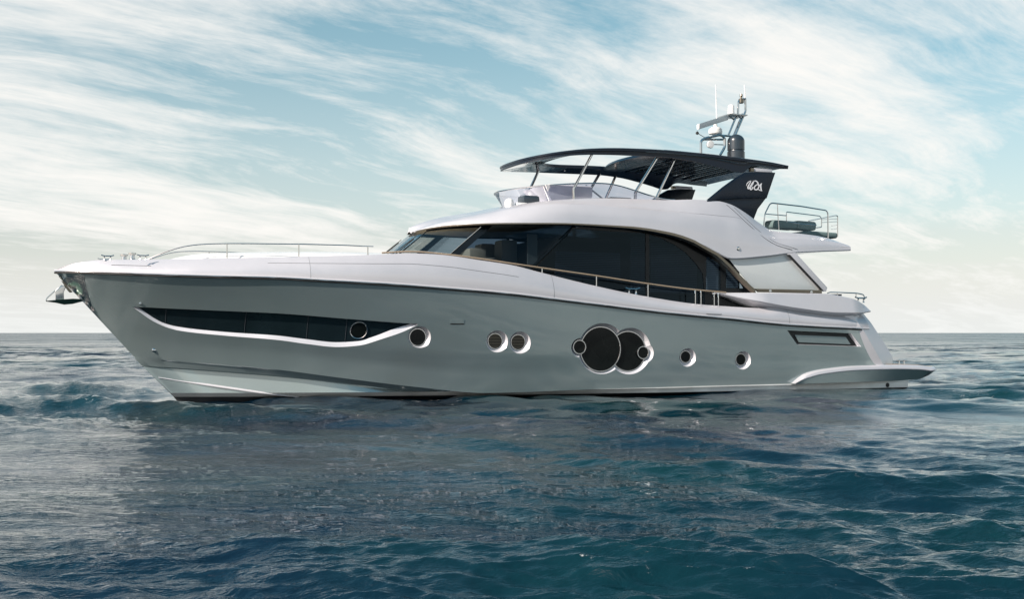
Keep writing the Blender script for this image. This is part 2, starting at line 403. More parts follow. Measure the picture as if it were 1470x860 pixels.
    fm2 = math_n(nt, 'MULTIPLY', ramp_n(nt, noise_n(nt, pos, 0.22, 3, 0.5), 0.56, 0.68), ramp_n(nt, fo, 0.60, 0.68))
    fm = math_n(nt, 'MAXIMUM', fm, math_n(nt, 'MULTIPLY', fm2, 0.8))
    nt.links.new(mixc(nt, fm, body, (0.75, 0.76, 0.76)), b.inputs['Base Color'])
    nt.links.new(math_n(nt, 'MAXIMUM', ramp_n(nt, fm, 0.0, 1.0, 0.045, 0.6, False), ramp_n(nt, ln.outputs['Value'], 30, 300, 0.045, 0.20)), b.inputs['Roughness'])
    at = me.attributes.new('calm', 'FLOAT', 'POINT'); at.data.foreach_set('value', np.concatenate([lee.reshape(-1), [0.0]]).astype(np.float32))
    me.materials.append(m)
    o = bpy.data.objects.new('sea', me); COL.objects.link(o); o['kind'] = 'structure'
    return o
build_water()

# ------------------------------------------------------------------ HULL
S_END = 21.33
def tK(s):      # half beam at the rub rail
    u = min(max((s+2.88)/12.5, 0), 1)
    b = 3.1*(1-(1-u)**2.3)**0.72
    return b-0.12*smooth(13, 20, s)-0.10*smooth(18.6, 20.2, s)
def tC(s):      # chine
    u = min(max((s+0.97)/13.5, 0), 1)
    return 2.93*(1-(1-u)**2.1)**0.98-0.05*smooth(15, 21, s)
def tW(s):      # waterline
    u = min(max((s+0.02)/15.0, 0), 1)
    return 2.87*(1-(1-u)**2.0)**1.02
zKf, kpts = trace([(79, 390), (150, 391.5), (216, 394), (300, 396.5), (400, 399), (460, 402.5), (542, 407), (630, 413.5), (720, 421), (830, 434), (937, 447), (1000, 453.5), (1040, 457), (1125, 466), (1231, 472), (1250, 473)], tK)
zCf, _ = trace([(194, 514), (300, 522), (400, 531), (476, 541), (600, 556), (700, 564.5), (859, 559), (1040, 553.5), (1141, 551), (1301, 546.5)], tC)
STEM = pchip([-1.2, -0.5, 0.0, 0.11, 1.09, 2.01, 2.64, 3.28], [1.6, 0.5, 0.08, -0.02, -0.97, -1.74, -2.30, -2.88])
def ulerp(s0, s1, u): return s0+(s1-s0)*u
ENDK = 19.50
def rows_at(u):
    """port side of one section from the keel to the rub rail"""
    s = ulerp(1.3, S_END, u); out = [(s, 0.0, -0.95)]
    s = ulerp(STEM(-0.4), S_END, u); out.append((s, 0.55*tW(s), -0.45))
    s = ulerp(STEM(0.10), S_END, u); out.append((s, tW(s), 0.09))
    s = ulerp(STEM(0.20), S_END, u); tw2 = lerp(tW(s), tC(s), 0.45); out.append((s, tw2, 0.20))
    sC = ulerp(-0.97, S_END, u); c, zc = tC(sC), zCf(sC)
    k = smooth(10, 5, s)               # the stepped chine dies away aft
    zlo = max(zc-0.17*k-0.03, 0.215)
    out.append((ulerp(STEM(zlo-0.03), S_END, u), max(c-min(0.16*k+0.01, c*0.35), 0.0), max(zlo-0.03, 0.21)))
    out.append((ulerp(STEM(zlo), S_END, u), max(c-min(0.035*k, c*0.08), 0.0), zlo))
    out.append((sC, max(c-min(0.05*k, c*0.12), 0.0), max(zc-0.03, zlo+0.004)))
    out.append((sC, c, zc))
    sK = ulerp(-2.88, ENDK, u)
    kk, zk = tK(sK), zKf(sK)
    p = lerp(1.75, 0.80, smooth(-2.5, 8.5, sK))
    for w in np.linspace(0, 1, 13)[1:]:
        sw = ulerp(lerp(-0.97, -2.88, w), float(np.interp(w, [0, 0.25, 0.34, 1], [S_END, 21.1, 20.25, 19.50])), u); out.append((sw, lerp(c, kk, w**p), lerp(zc, zk, w)))
    return out
UN = [((i/130)**1.35) for i in range(131)]
TAB = [rows_at(u) for u in UN]
def hull_t(s, z):
    """half breadth of the finished hull at a station and height"""
    ts, zs = [], []
    for j in range(2, len(TAB[0])):
        col = [r[j] for r in TAB]; xs = [c[0] for c in col]
        if s < xs[0]: continue
        zs.append(np.interp(s, xs, [c[2] for c in col])); ts.append(np.interp(s, xs, [c[1] for c in col]))
    if not zs: return 0.0
    o = np.argsort(zs); return float(np.interp(z, np.array(zs)[o], np.array(ts)[o]))
def on_hull(px, py, t=2.5):
    for _ in range(30):
        p = P(px, py, t); t = 0.5*t+0.5*hull_t(p[0], p[2])
    return P(px, py, t)
bm = bmesh.new(); secs = []
for r_ in TAB:
    last = r_[-1]; inn = max(last[1]-0.25, 0)
    sec = r_+[(last[0], inn, last[2]-0.02), (last[0], inn*0.5, last[2]-0.02)]
    full = sec+[(p[0], -p[1], p[2]) for p in reversed(sec[1:])]
    secs.append(full)
NJ = len(TAB[0])
def hmat(i, j):
    n = len(secs[0]); j = min(j, n-1-j) if j >= NJ+1 else j
    if j <= 1: return 2
    if j == 2 or (j in (3, 4, 5, 6) and TAB[min(i, 129)][7][0] > 6.6): return 1
    return 0
loft(bm, secs, closed=True, mat=hmat)
f = None
ends = []
bmesh.ops.remove_doubles(bm, verts=bm.verts, dist=0.0008)
bmesh.ops.holes_fill(bm, edges=[e for e in bm.edges if len(e.link_faces) == 1], sides=0)
bmesh.ops.triangulate(bm, faces=[f for f in bm.faces if len(f.verts) > 4])
hull = link('hull', bm, ['hull', 'boot', 'antifoul', 'lip', 'glass_long'], sharp=22, weld=0)

# recesses cut into the hull
def cutter(build):
    b = bmesh.new(); build(b); bmesh.ops.remove_doubles(b, verts=b.verts, dist=1e-5); bmesh.ops.recalc_face_normals(b, faces=b.faces)
    me = bpy.data.meshes.new('cut'); b.to_mesh(me); b.free()
    for m in ('hull', 'boot', 'antifoul', 'lip', 'glass_long'): me.materials.append(M[m])
    o = bpy.data.objects.new('cut', me); COL.objects.link(o); o.parent = yacht
    return o
def apply_cut(o):
    bpy.context.view_layer.update()
    md = hull.modifiers.new('cut', 'BOOLEAN'); md.operation = 'DIFFERENCE'; md.object = o; md.solver = 'EXACT'
    md.use_self = False
    me = bpy.data.meshes.new_from_object(hull.evaluated_get(bpy.context.evaluated_depsgraph_get()))
    hull.modifiers.clear(); old = hull.data; hull.data = me; bpy.data.meshes.remove(old)
    bpy.data.objects.remove(o)
PORTS = []       # (centre, outer radius, inner radius, recess depth, lift)
def port_spec(px, py, R1, R2, dep, ls=0.0, lz=0.03):
    c = on_hull(px, py); PORTS.append((c, R1, R2, dep, ls, lz)); return c
port_spec(601, 486, 0.30, 0.235, 0.10)
port_spec(713, 491.5, 0.303, 0.215, 0.13); port_spec(746, 493, 0.303, 0.215, 0.13)
port_spec(987, 514, 0.265, 0.18, 0.13); port_spec(1066.5, 518, 0.265, 0.18, 0.13)
def frustum(b, c, R1, R2, dep, ls, lz, side=1, n=48):
    """cone widening outwards; beyond the skin it keeps widening so the whole of it is open"""
    ct, tin = c[1], c[1]-dep
    k = (R1-R2)/dep
    rings = []
    for tt, rr, w in ((tin, R2, 1.0), (ct, R1, 0.0), (ct+0.4, R1+0.25*k*0.4, 0.0)):
        rings.append([b.verts.new(V((c[0]+ls*w+rr*math.cos(2*math.pi*i/n), side*tt, c[2]+lz*w+rr*math.sin(2*math.pi*i/n)))) for i in range(n)])
    for i in range(2):
        for k_ in range(n): b.faces.new([rings[i][k_], rings[i][(k_+1) % n], rings[i+1][(k_+1) % n], rings[i+1][k_]]).material_index = 3
    b.faces.new(rings[0]).material_index = 3; b.faces.new(rings[-1]).material_index = 3
for p in PORTS:
    for sd_ in (1, -1): apply_cut(cutter(lambda b: frustum(b, *p, side=sd_)))
# the cluster: two big discs and two small ones (each its own cut, so the lobes merge)
CL = []
for px, py, R1, R2 in ((864, 503, 0.72, 0.62), (904, 506, 0.66, 0.56), (833, 500, 0.27, 0.20), (924.5, 508, 0.30, 0.185)):
    c = on_hull(px, py); CL.append((c, R1, R2, 0.12, 0.0, 0.03))
for p in CL:
    for sd_ in (1, -1): apply_cut(cutter(lambda b: frustum(b, *p, side=sd_, n=72)))
# the long window in the bow
wt = [(191, 440.5), (300, 445.5), (400, 450), (501, 458), (589, 464.5), (600, 465)]
wb = [(191, 441), (203, 450), (215, 458.5), (228, 465.5), (242, 471), (258, 475), (322, 482), (400, 488.5), (440, 494), (485, 498.5), (514, 496.5), (548, 487), (580, 476), (600, 466)]
gb = [(199, 441.5), (210, 449), (222, 457), (236, 464), (258, 469.5), (322, 476.5), (400, 482), (440, 487), (485, 491.5), (514, 490), (540, 482.5), (566, 472.5), (590, 465.5)]
def hz(pts):
    q = sorted(on_hull(*p) for p in pts); xs = [a[0] for a in q]
    return pchip(xs, [a[2] for a in q]), xs[0], xs[-1]
zt_, sa, sb = hz(wt); zb_, _, _ = hz(wb); zg_, ga, gb_ = hz(gb)
def longcut(b, side=1):
    secs_ = []; N = 90
    for i in range(N+1):
        s = sa+0.012+(sb-sa-0.024)*i/N; z1, z0 = zt_(s), min(zb_(s), zt_(s)-0.006); zi = min(max(zg_(s), z0), z1-0.003)
        if s < ga or s > gb_: zi = z1-0.003
        sec = []
        for w in np.linspace(0, 1, 5): z = lerp(z0, z1, w); sec.append((s, side*(hull_t(s, z)+0.30), z+ (0.0)))
        for w in np.linspace(1, 0, 5): z = lerp(zi, z1-0.001, w); sec.append((s, side*(hull_t(s, z)-0.085), z))
        # the outline meets the skin exactly at z0 / z1
        sec.append((s, side*(hull_t(s, z0)+0.002), z0))
        secs_.append(sec)
    n = len(secs_[0])
    loft(b, secs_, closed=True, caps=True, mat=lambda i, j: 4 if 5 <= j < 9 else 3)
for sd_ in (1, -1): apply_cut(cutter(lambda b: longcut(b, sd_)))
# the slot near the stern
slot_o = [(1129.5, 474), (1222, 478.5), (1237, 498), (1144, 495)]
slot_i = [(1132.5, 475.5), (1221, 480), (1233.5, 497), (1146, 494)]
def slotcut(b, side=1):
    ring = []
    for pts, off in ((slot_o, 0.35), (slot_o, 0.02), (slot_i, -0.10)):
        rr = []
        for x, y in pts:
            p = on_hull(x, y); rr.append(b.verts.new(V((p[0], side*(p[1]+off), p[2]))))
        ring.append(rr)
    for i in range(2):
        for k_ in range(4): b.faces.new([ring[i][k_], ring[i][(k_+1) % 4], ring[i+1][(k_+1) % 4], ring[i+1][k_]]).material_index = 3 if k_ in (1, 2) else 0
    b.faces.new(ring[0]); b.faces.new(ring[-1]).material_index = 2  # floor painted black, upper and forward walls darker: the recess's shade put in as colour
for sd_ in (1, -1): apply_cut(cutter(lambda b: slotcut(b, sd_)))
me = hull.data
me.polygons.foreach_set('use_smooth', [True]*len(me.polygons)); me.set_sharp_from_angle(angle=R(22))

# glazing of the cuts: discs, rings, mullions
def ring_mesh(bm, c, r, w, side, depth, n=48):
    prof = [(r-w, -0.001), (r-w*0.8, 0.016), (r-w*0.2, 0.016), (r, 0.0), (r, -0.05)]
    rings = [[bm.verts.new(V((c[0]+q*math.cos(2*math.pi*i/n), side*(c[1]-depth+h_), c[2]+q*math.sin(2*math.pi*i/n)))) for i in range(n)] for q, h_ in prof]
    for i in range(4):
        for k in range(n): bm.faces.new([rings[i][k], rings[i][(k+1) % n], rings[i+1][(k+1) % n], rings[i+1][k]])
def disc_fit(bm, c, r, side, off, n=40, w=None):
    if w is None:
        bm.faces.new([bm.verts.new(V((c[0]+r*math.cos(a), side*(hull_t(c[0]+r*math.cos(a), c[2]+r*math.sin(a))+off), c[2]+r*math.sin(a)))) for a in [2*math.pi*i/n for i in range(n)]])
    else: tube(bm, [(c[0]+r*math.cos(a), side*(hull_t(c[0]+r*math.cos(a), c[2]+r*math.sin(a))+off), c[2]+r*math.sin(a)) for a in [2*math.pi*i/n for i in range(n+1)]], w, 6)
def disc_mesh(bm, c, r, side, depth, n=48):
    bm.faces.new([bm.verts.new(V((c[0]+r*math.cos(2*math.pi*i/n), side*(c[1]-depth), c[2]+r*math.sin(2*math.pi*i/n)))) for i in range(n)])
for (c, R1, R2, dep, ls, lz) in PORTS:
    for sd_ in (1, -1):
        cc = (c[0]+ls, c[1], c[2]+lz)
        bm = bmesh.new(); disc_mesh(bm, cc, R2-0.01, sd_, dep-0.004); po = link('porthole', bm, 'glass_port', smooth_=False)
        bm = bmesh.new(); ring_mesh(bm, cc, R2, 0.03, sd_, dep-0.006); link('porthole_frame', bm, 'chrome', po)
        if R2 > 0.2 and R1 > 0.302:      # louvres behind the glass of the pair amidships
            bm = bmesh.new()
            for k in range(-4, 5):
                hw = math.sqrt(max(0.18**2-(k*0.04)**2, 0)); box(bm, (cc[0], sd_*(cc[1]-dep+0.008), cc[2]+k*0.04), (2*hw, 0.006, 0.010))
            link('louvre', bm, 'bronze', po)
for i, (c, R1, R2, dep, ls, lz) in enumerate(CL):
    for sd_ in (1, -1):
        dd = dep-(0.006 if i == 1 else 0.036 if i == 0 else 0.062)
        cc = (c[0], c[1] if i != 1 else CL[0][0][1], c[2]+lz)
        cc = (c[0], CL[0][0][1], c[2]+lz)
        bm = bmesh.new(); disc_mesh(bm, cc, R2-0.01, sd_, dd, 72); po = link('porthole', bm, 'glass_port', smooth_=False)
        bm = bmesh.new(); ring_mesh(bm, cc, R2, 0.035, sd_, dd+0.002, 72); link('porthole_frame', bm, 'chrome', po)
# round opening in the long window and its joints
for sd_ in (1, -1):
    c = on_hull(516, 474.5); c = (c[0], c[1]-0.085, c[2])
    bm = bmesh.new(); disc_fit(bm, c, 0.20, sd_, -0.070); po = link('porthole', bm, 'glass_port', smooth_=False)
    bm = bmesh.new(); disc_fit(bm, c, 0.21, sd_, -0.072, 40, 0.014); link('porthole_frame', bm, 'chrome', po)
    for px in (238, 353, 443, 499):
        s = on_hull(px, 462)[0]
        bm = bmesh.new(); zs = np.linspace(zg_(s)+0.01, zt_(s)-0.01, 5)
        tube(bm, [(s, sd_*(hull_t(s, z)-0.083), z) for z in zs], 0.007, 5); link('window_joint', bm, 'interior')
# inner panel of the slot
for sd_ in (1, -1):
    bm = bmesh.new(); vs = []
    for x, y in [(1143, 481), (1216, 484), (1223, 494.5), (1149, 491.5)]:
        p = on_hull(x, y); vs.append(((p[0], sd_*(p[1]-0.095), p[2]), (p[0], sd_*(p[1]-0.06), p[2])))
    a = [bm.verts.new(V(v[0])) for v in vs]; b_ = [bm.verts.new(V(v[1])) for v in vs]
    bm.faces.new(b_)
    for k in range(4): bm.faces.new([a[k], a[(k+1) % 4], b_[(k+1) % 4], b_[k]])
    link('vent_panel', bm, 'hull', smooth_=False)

# spray rail on the forefoot
zr, rp = trace([(228, 542), (322, 556), (400, 567), (440, 572)], lambda s: lerp(tW(s), tC(s), 0.7))
for sd_ in (1, -1):
    bm = bmesh.new(); ss = np.linspace(rp[0][0], rp[-1][0], 40); secs = []
    for s in ss:
        e = math.sin(math.pi*min(max((s-ss[0])/(ss[-1]-ss[0]), 0.03), 0.97))**0.4
        z = zr(s); t = hull_t(s, z)
        secs.append([(s, sd_*(t-0.04), z+0.055*e), (s, sd_*(t+0.055*e), z-0.02*e), (s, sd_*(t+0.045*e), z-0.035*e), (s, sd_*(t-0.05), z-0.05*e)])
    loft(bm, secs, closed=True, caps=True); link('spray_rail', bm, 'lip')

# ------------------------------------------------------------------ BULWARK / GUNWALE
def tB(s):
    ins = lerp(0.34, 0.20, smooth(-2, 6, s)); return max(tK(s)-ins*smooth(-2.9, -1.0, s), 0.01)
zBf, bpts = trace([(80, 388), (92, 383), (110, 378), (150, 374), (241, 373), (320, 371.5), (400, 370), (540, 366.5), (592, 364.5), (638, 367), (687, 374), (736, 381.5), (777, 392), (856, 411.5), (931, 427), (1006, 438), (1040, 440.5), (1097, 443.5), (1112, 440), (1150, 446), (1235, 453)], tB)
bm = bmesh.new()
UB = [((i/150)**1.25) for i in range(151)]
for sd_ in (1, -1):
    secs = []
    for u in UB:
        sK = ulerp(-2.90, 19.85, u); sB = ulerp(-2.86, 19.75, u); k, zk, b_, zb = tK(sK), zKf(sK), tB(sB), zBf(sB)
        zk += 0.0; sec = [(sK, k+0.004, zk-0.012), (sK, k+0.022, zk+0.012), (sK, k+0.02, zk+0.04), (sK, max(k-0.012, 0), zk+0.055)]
        for w in np.linspace(0, 1, 8)[1:]:
            bul = 0.05*math.sin(math.pi*w)*smooth(-2.6, 1, sK)
            sec.append((lerp(sK, sB, w), max(lerp(k-0.012, b_, w**1.25)+bul, 0), lerp(zk+0.055, zb, w)))
        cap = 0.14*smooth(-2.8, 0, sB)
        sec.append((sB, max(b_-0.03, 0), zb+0.018)); sec.append((sB, max(b_-cap, 0), zb+0.015)); sec.append((sB, max(b_-cap-0.02, 0), zb-0.02))
        sec.append((sB, max(b_-cap-0.03, 0), zb-0.45*smooth(4, 9, sB)-0.06))
        secs.append([(p[0], sd_*p[1], p[2]) for p in sec])
    loft(bm, secs)
bulwark = link('bulwark', bm, 'silver', sharp=28, weld=0.0006)
# rub rail: dark groove and polished strip
for sd_ in (1, -1):
    bm = bmesh.new(); ss = [ulerp(-2.89, 19.55, u) for u in UB]
    tube(bm, [(s, sd_*(tK(s)+0.014), zKf(s)-0.030) for s in ss], 0.018, 6); link('rub_rail', bm, 'rubber', sharp=60)
    bm = bmesh.new(); tube(bm, [(s, sd_*(tK(s)+0.026), zKf(s)+0.006) for s in ss], 0.013, 6); link('rub_strip', bm, 'chrome', sharp=60)
# deck
bm = bmesh.new(); secs = []
for u in UB:
    s = ulerp(-2.8, 19.7, u); b_ = max(tB(s)-0.03-0.1*smooth(-2.8, 0, s), 0); z = zBf(s)-0.03-0.45*smooth(4, 9, s)
    secs.append(mirrored([(s, b_, z), (s, b_*0.6, z+0.02), (s, b_*0.2, z+0.03)]))
loft(bm, secs); link('deck', bm, 'white', sharp=40)
# coachroof on the foredeck
zHf, hp = trace([(236, 373), (262, 367), (285, 363.5), (330, 362), (400, 361.5), (470, 362), (536, 364), (562, 366.5), (600, 372)], 0.8)
bm = bmesh.new(); secs = []
h0, h1 = hp[0][0], hp[-1][0]
for i in range(61):
    u = i/60; s = lerp(h0, h1+1.2, u); hw = 1.95*(1-(1-min(u*1.6, 1))**2)**0.5*(1 if u < 0.9 else 1)+0.02
    base = zBf(s)-0.05; top = max(zHf(s), base+0.01)
    sec = []
    for k in range(13):
        a = math.pi/2*k/12; sec.append((s, hw*math.cos(a)**0.55 if k < 12 else 0.0, base+(top-base)*math.sin(a)**0.8))
    secs.append(mirrored(sec))
loft(bm, secs); link('coachroof', bm, 'white', sharp=50)

# ------------------------------------------------------------------ STERN COAMING (wing), PLATFORM
zwt, _ = trace([(1038, 419.5), (1060, 420), (1100, 420.5), (1180, 421.5), (1215, 427), (1245, 437), (1256, 446)], 2.90)
zwl, wpts = trace([(1038, 420), (1062, 426), (1100, 435), (1150, 443.5), (1200, 449), (1235, 449.5), (1256, 447)], 3.0)
bm = bmesh.new(); secs = []
w0, w1 = wpts[0][0], wpts[-1][0]
for i in range(70):
    s = lerp(w0, w1, i/69); zt, zl = zwt(s), zwl(s); zt = max(zt, zl+0.01)
    fr = smooth(w0, w0+1.5, s); to = lerp(2.62, 3.04, fr)-0.22*smooth(w1-0.8, w1, s)
    tt = to-0.10*fr
    dz = 0.16*fr*smooth(w1, w1-0.5, s)+0.01
    secs.append(mirrored([(s, 1.2, zl-dz), (s, to-0.42*fr, zl-dz-0.01), (s, to-0.03, zl-0.02), (s, to, zl+0.01), (s, tt+0.012, zt-0.02), (s, tt-0.02, zt), (s, tt-0.3, zt), (s, 1.0, zt-0.02)]))
loft(bm, secs, closed=True, caps=True); link('aft_coaming', bm, 'silver', sharp=20)

ztp, _ = trace([(1141, 551), (1150, 543), (1160, 536.5), (1175, 532), (1190, 529.5), (1230, 525.5), (1283, 524), (1320, 524.6), (1340, 527)], 3.1)
zlp, pp = trace([(1141, 552), (1160, 551.3), (1230, 549), (1301, 547), (1318, 546), (1332, 545), (1340, 544.5)], 3.1)
# long aft step: real end of the platform lies on its rounded corner
p0, p1 = pp[0][0], 22.36
bm = bmesh.new(); secs = []
ztp2 = ztp; zend = zlp(pp[-1][0])
for i in range(80):
    s = lerp(p0, p1, (i/79)); x = max(0, (s-(p1-0.3))/0.3)
    to = 3.12-0.22*(1-math.sqrt(max(1-x**2.4, 0)))-0.04*smooth(18, 22, s)
    zt, zl = ztp(s), zlp(s); zl = min(zl, zt-0.01); zl = lerp(zl, zt-0.24, smooth(p1-0.6, p1, s)); hgt = zt-zl
    b1 = min(0.05, hgt*0.25); b2 = min(0.13, hgt*0.4)
    inn = lerp(2.9, 0.8, smooth(20.4, 21.0, s)) if s > 20.4 else 2.6
    inn = 2.4
    secs.append(mirrored([(s, inn-0.2, zl), (s, to-0.22*smooth(19, 22, s)-0.03, zl+0.005), (s, to-0.012, zt-b2-0.01), (s, to-0.03, zt-b2), (s, to, zt-b2+0.012), (s, to-0.02, zt-b1), (s, to-0.12, zt), (s, inn, zt)]))
NS = len(secs[0])
loft(bm, secs, closed=True, caps=True, mat=lambda i, j: 0 if min(j, NS-2-j) in (1, 0) else 1)
plat = link('swim_platform', bm, ['hull', 'silver'], sharp=24)
bm = bmesh.new(); secs = []
for i in range(20):
    s = lerp(20.4, 22.3, i/19); x = max(0, (s-(22.36-0.3))/0.3); to = 2.9-0.2*(1-math.sqrt(max(1-x**2.4, 0)))
    secs.append(mirrored([(s, to, ztp(s)+0.004), (s, to-0.01, ztp(s)+0.014), (s, 1.0, ztp(s)+0.014)]))
loft(bm, secs); link('teak_pad', bm, 'teak', plat)
bm = bmesh.new()
for s_ in (21.1, 21.28): lathe(bm, (s_, 2.75, ztp(21.2)), [(0.03, 0), (0.022, 0.06), (0.022, 0.13), (0.035, 0.14), (0.03, 0.16)], 10)
tube(bm, [(21.0, 2.75, ztp(21.2)+0.12), (21.4, 2.75, ztp(21.2)+0.12)], 0.016, 6); link('cleat', bm, 'chrome', plat)
bm = bmesh.new(); p = on_hull(1274, 553); lathe(bm, (p[0], p[1]+0.005, p[2]), [(0.07, 0), (0.05, 0.02), (0.0, 0.02)], 16, 't'); link('drain', bm, 'rubber')
# raked face and bulwark shoulder at the transom
bm = bmesh.new(); secs = []
LA = [(1225, 449), (1232, 462), (1243, 480), (1256, 503), (1270, 527)]; LB = [(1240, 450), (1251, 463), (1264, 483), (1276, 502), (1283, 514), (1281, 527)]
pa = [P(x, y, 2.93) for x, y in LA]; pb = [P(x, y, 2.55) for x, y in LB]
fa = lambda z: float(np.interp(-z, [-p[2] for p in pa], [p[0] for p in pa])); fb_ = lambda z: float(np.interp(-z, [-p[2] for p in pb], [p[0] for p in pb]))
for z in np.linspace(pa[0][2], pa[-1][2], 16):
    sa_, sb2 = fa(z), fb_(z); ta = max(hull_t(min(sa_, 19.4), min(z, 1.85)), 2.7)+0.012 - 0.10*smooth(1.9, 2.4, z)
    secs.append(mirrored([(sa_-0.5, ta-0.05, z), (sa_-0.02, ta, z), (sb2-0.05, 2.58, z), (sb2, 2.50, z), (sb2-0.1, 0.3, z)]))
loft(bm, secs, caps=True); link('transom', bm, 'silver', sharp=15)

# ------------------------------------------------------------------ ROOF of the saloon / flybridge coaming
def tE(s):      # half width of the eave
    u = min(max((s-6.33)/3.9, 0), 1); return max(2.62*(1-(1-u)**2.4)**0.62, 0.02)+0.12*smooth(11, 15, s)-0.15*smooth(17.0, 19.5, s)
zEf, ep = trace([(590.5, 335), (600, 332), (640, 325.5), (700, 322), (760, 321.5), (820, 322), (900, 326.5), (960, 335.5), (1010, 353), (1030, 363.5), (1050, 372), (1100, 368.5), (1140, 363.5), (1180, 361.5), (1222, 360)], tE)
def tU(s):
    e = tE(s); return e*lerp(0.55, 0.80, smooth(7, 11, s)) if s < 11 else e*lerp(0.80, 0.86, smooth(11, 17, s))
zUf, up = trace([(591, 332), (604, 327), (640, 316), (670, 309.5), (700, 303.5), (725, 297.5), (780, 288.5), (820, 285.5), (850, 284.5), (900, 285), (950, 287), (1000, 286.5), (1030, 288.5), (1048, 293), (1068, 304), (1090, 320), (1110, 331.5), (1150, 335.5), (1175, 339), (1200, 345.5), (1222, 358)], tU)
bm = bmesh.new(); secs = []; r0, r1 = 6.35, 19.42
for i in range(150):
    s = lerp(r0, r1, (i/149)**1.15); e, ze, u_, zu = tE(s), zEf(s), tU(s), zUf(s); zu = max(zu, ze+0.03)
    tail = smooth(19.5, 17.6, s)
    lipz = min(0.09, (zu-ze)*0.5)
    sec = [(s, e*0.5, ze+0.05), (s, e-min(0.22, e*0.4), ze+0.04*tail+0.005), (s, e-min(0.015, e*.1), ze), (s, e, ze+lipz*0.35), (s, e-0.01, ze+lipz)]
    for w in (0.15, 0.3, 0.45, 0.58, 0.62, 0.72, 0.84, 0.94, 1.0):
        a = w*math.pi/2
        bulge = 0.06*math.sin(w*math.pi)
        cr = 0.018 if w in (0.58,) else 0.0
        sec.append((s, lerp(e-0.01, u_, w**1.35)+bulge*smooth(8, 12, s)+cr, lerp(ze+lipz, zu, (math.sin(a)**0.9 if s < 9 else lerp(math.sin(a)**0.9, w**0.92, smooth(9, 12, s))))))
    cam_ = 0.10*smooth(11, 7, s)
    sec += [(s, u_*0.9, zu+0.012), (s, u_*0.5, zu+0.02+cam_*0.7), (s, u_*0.15, zu+0.02+cam_)]
    secs.append(mirrored(sec))
loft(bm, secs, closed=True, caps=True); roof = link('flybridge', bm, 'silver', sharp=26)
# bronze-grey eave trim following the arch down to the side deck
arch_px = [(1010, 354.5), (1030, 365.5), (1047, 381), (1062, 397), (1075, 410), (1084, 418)]
archA = [P(x, y, 2.72) for x, y in arch_px]
for sd_ in (1, -1):
    bm = bmesh.new(); line = [(s, tE(s)+0.004, zEf(s)+0.012) for s in np.linspace(6.36, 13.9, 70)]
    line = [(a, b, c) for a, b, c in line]
    tail = [(a[0], min(a[1], tE(a[0])+0.0), a[2]) for a in archA]
    line = [l for l in line if l[0] < tail[0][0]-0.15]+tail
    secs = []
    for i, l in enumerate(line):
        w = lerp(0.035, 0.075, smooth(10, 14, l[0])); a = Vector(line[max(i-1, 0)]); b_ = Vector(line[min(i+1, len(line)-1)]); d = (b_-a).normalized()
        n_ = Vector((-d.z, 0, d.x)).normalized()
        if n_.z < 0: n_ = -n_
        c = Vector(l)
        q = [c+n_*w*0.5+Vector((0, -0.05, 0)), c+n_*w*0.5+Vector((0, 0.012, 0)), c-n_*w*0.5+Vector((0, 0.012, 0)), c-n_*w+Vector((0, -0.10, 0))]
        secs.append([(v.x, sd_*v.y, v.z) for v in q])
    loft(bm, secs, closed=True, caps=True); link('arch_trim', bm, 'bronze', sharp=40)
def roof_pt(s, w):
    e, ze, u_, zu = tE(s), zEf(s), tU(s), zUf(s); lz = min(0.09, (zu-ze)*0.5); a = w*math.pi/2
    return (s, lerp(e-0.01, u_, w**1.35)+0.06*math.sin(w*math.pi)*smooth(8, 12, s), lerp(ze+lz, zu, (math.sin(a)**0.9 if s < 9 else lerp(math.sin(a)**0.9, w**0.92, smooth(9, 12, s)))))
def bul_pt(s, w):
    k, zk, b_, zb = tK(s), zKf(s), tB(s), zBf(s)
    return (s, max(lerp(k-0.012, b_, w**1.25)+0.05*math.sin(math.pi*w)*smooth(-2.6, 1, s), 0), lerp(zk+0.055, zb, w))
for sd_ in (1, -1):
    def seam(fn, pts, parent, r=0.006, mat='interior', n=30):
        bm = bmesh.new(); q = []
        for i in range(n+1):
            x = i/n*(len(pts)-1); j = min(int(x), len(pts)-2); f_ = x-j
            p = fn(lerp(pts[j][0], pts[j+1][0], f_), lerp(pts[j][1], pts[j+1][1], f_)); q.append((p[0], sd_*(p[1]+0.001), p[2]))
        tube(bm, q, r, 5); link('panel_seam', bm, mat, parent)
    seam(roof_pt, [(15.2, 0.96), (16.1, 0.55), (17.2, 0.02)], roof, 0.007)
    seam(roof_pt, [(15.45, 0.96), (16.35, 0.55), (17.4, 0.02)], roof, 0.005)
    seam(roof_pt, [(9.0, 0.62), (11.5, 0.60), (14.0, 0.62), (15.6, 0.75)], roof, 0.005, 'silver')
    seam(bul_pt, [(2.0, 0.70), (5.5, 0.66), (8.4, 0.60)], bulwark, 0.004, 'bronze')
    seam(bul_pt, [(-1.6, 0.55), (-0.7, 0.50)], bulwark, 0.006)
    for s_ in (3.0, 9.4, 16.9): seam(bul_pt, [(s_, 0.0), (s_, 1.0)], bulwark, 0.0025, 'bronze', 10)
# navigation light and seam cap on the roof side
for sd_ in (1, -1):
    p = P(1059, 357, 2.70); bm = bmesh.new(); lathe(bm, (p[0], sd_*(p[1]-0.02), p[2]), [(0.06, 0), (0.06, sd_*0.05), (0.035, sd_*0.07), (0, sd_*0.07)], 14, 't'); link('side_light', bm, 'chrome')

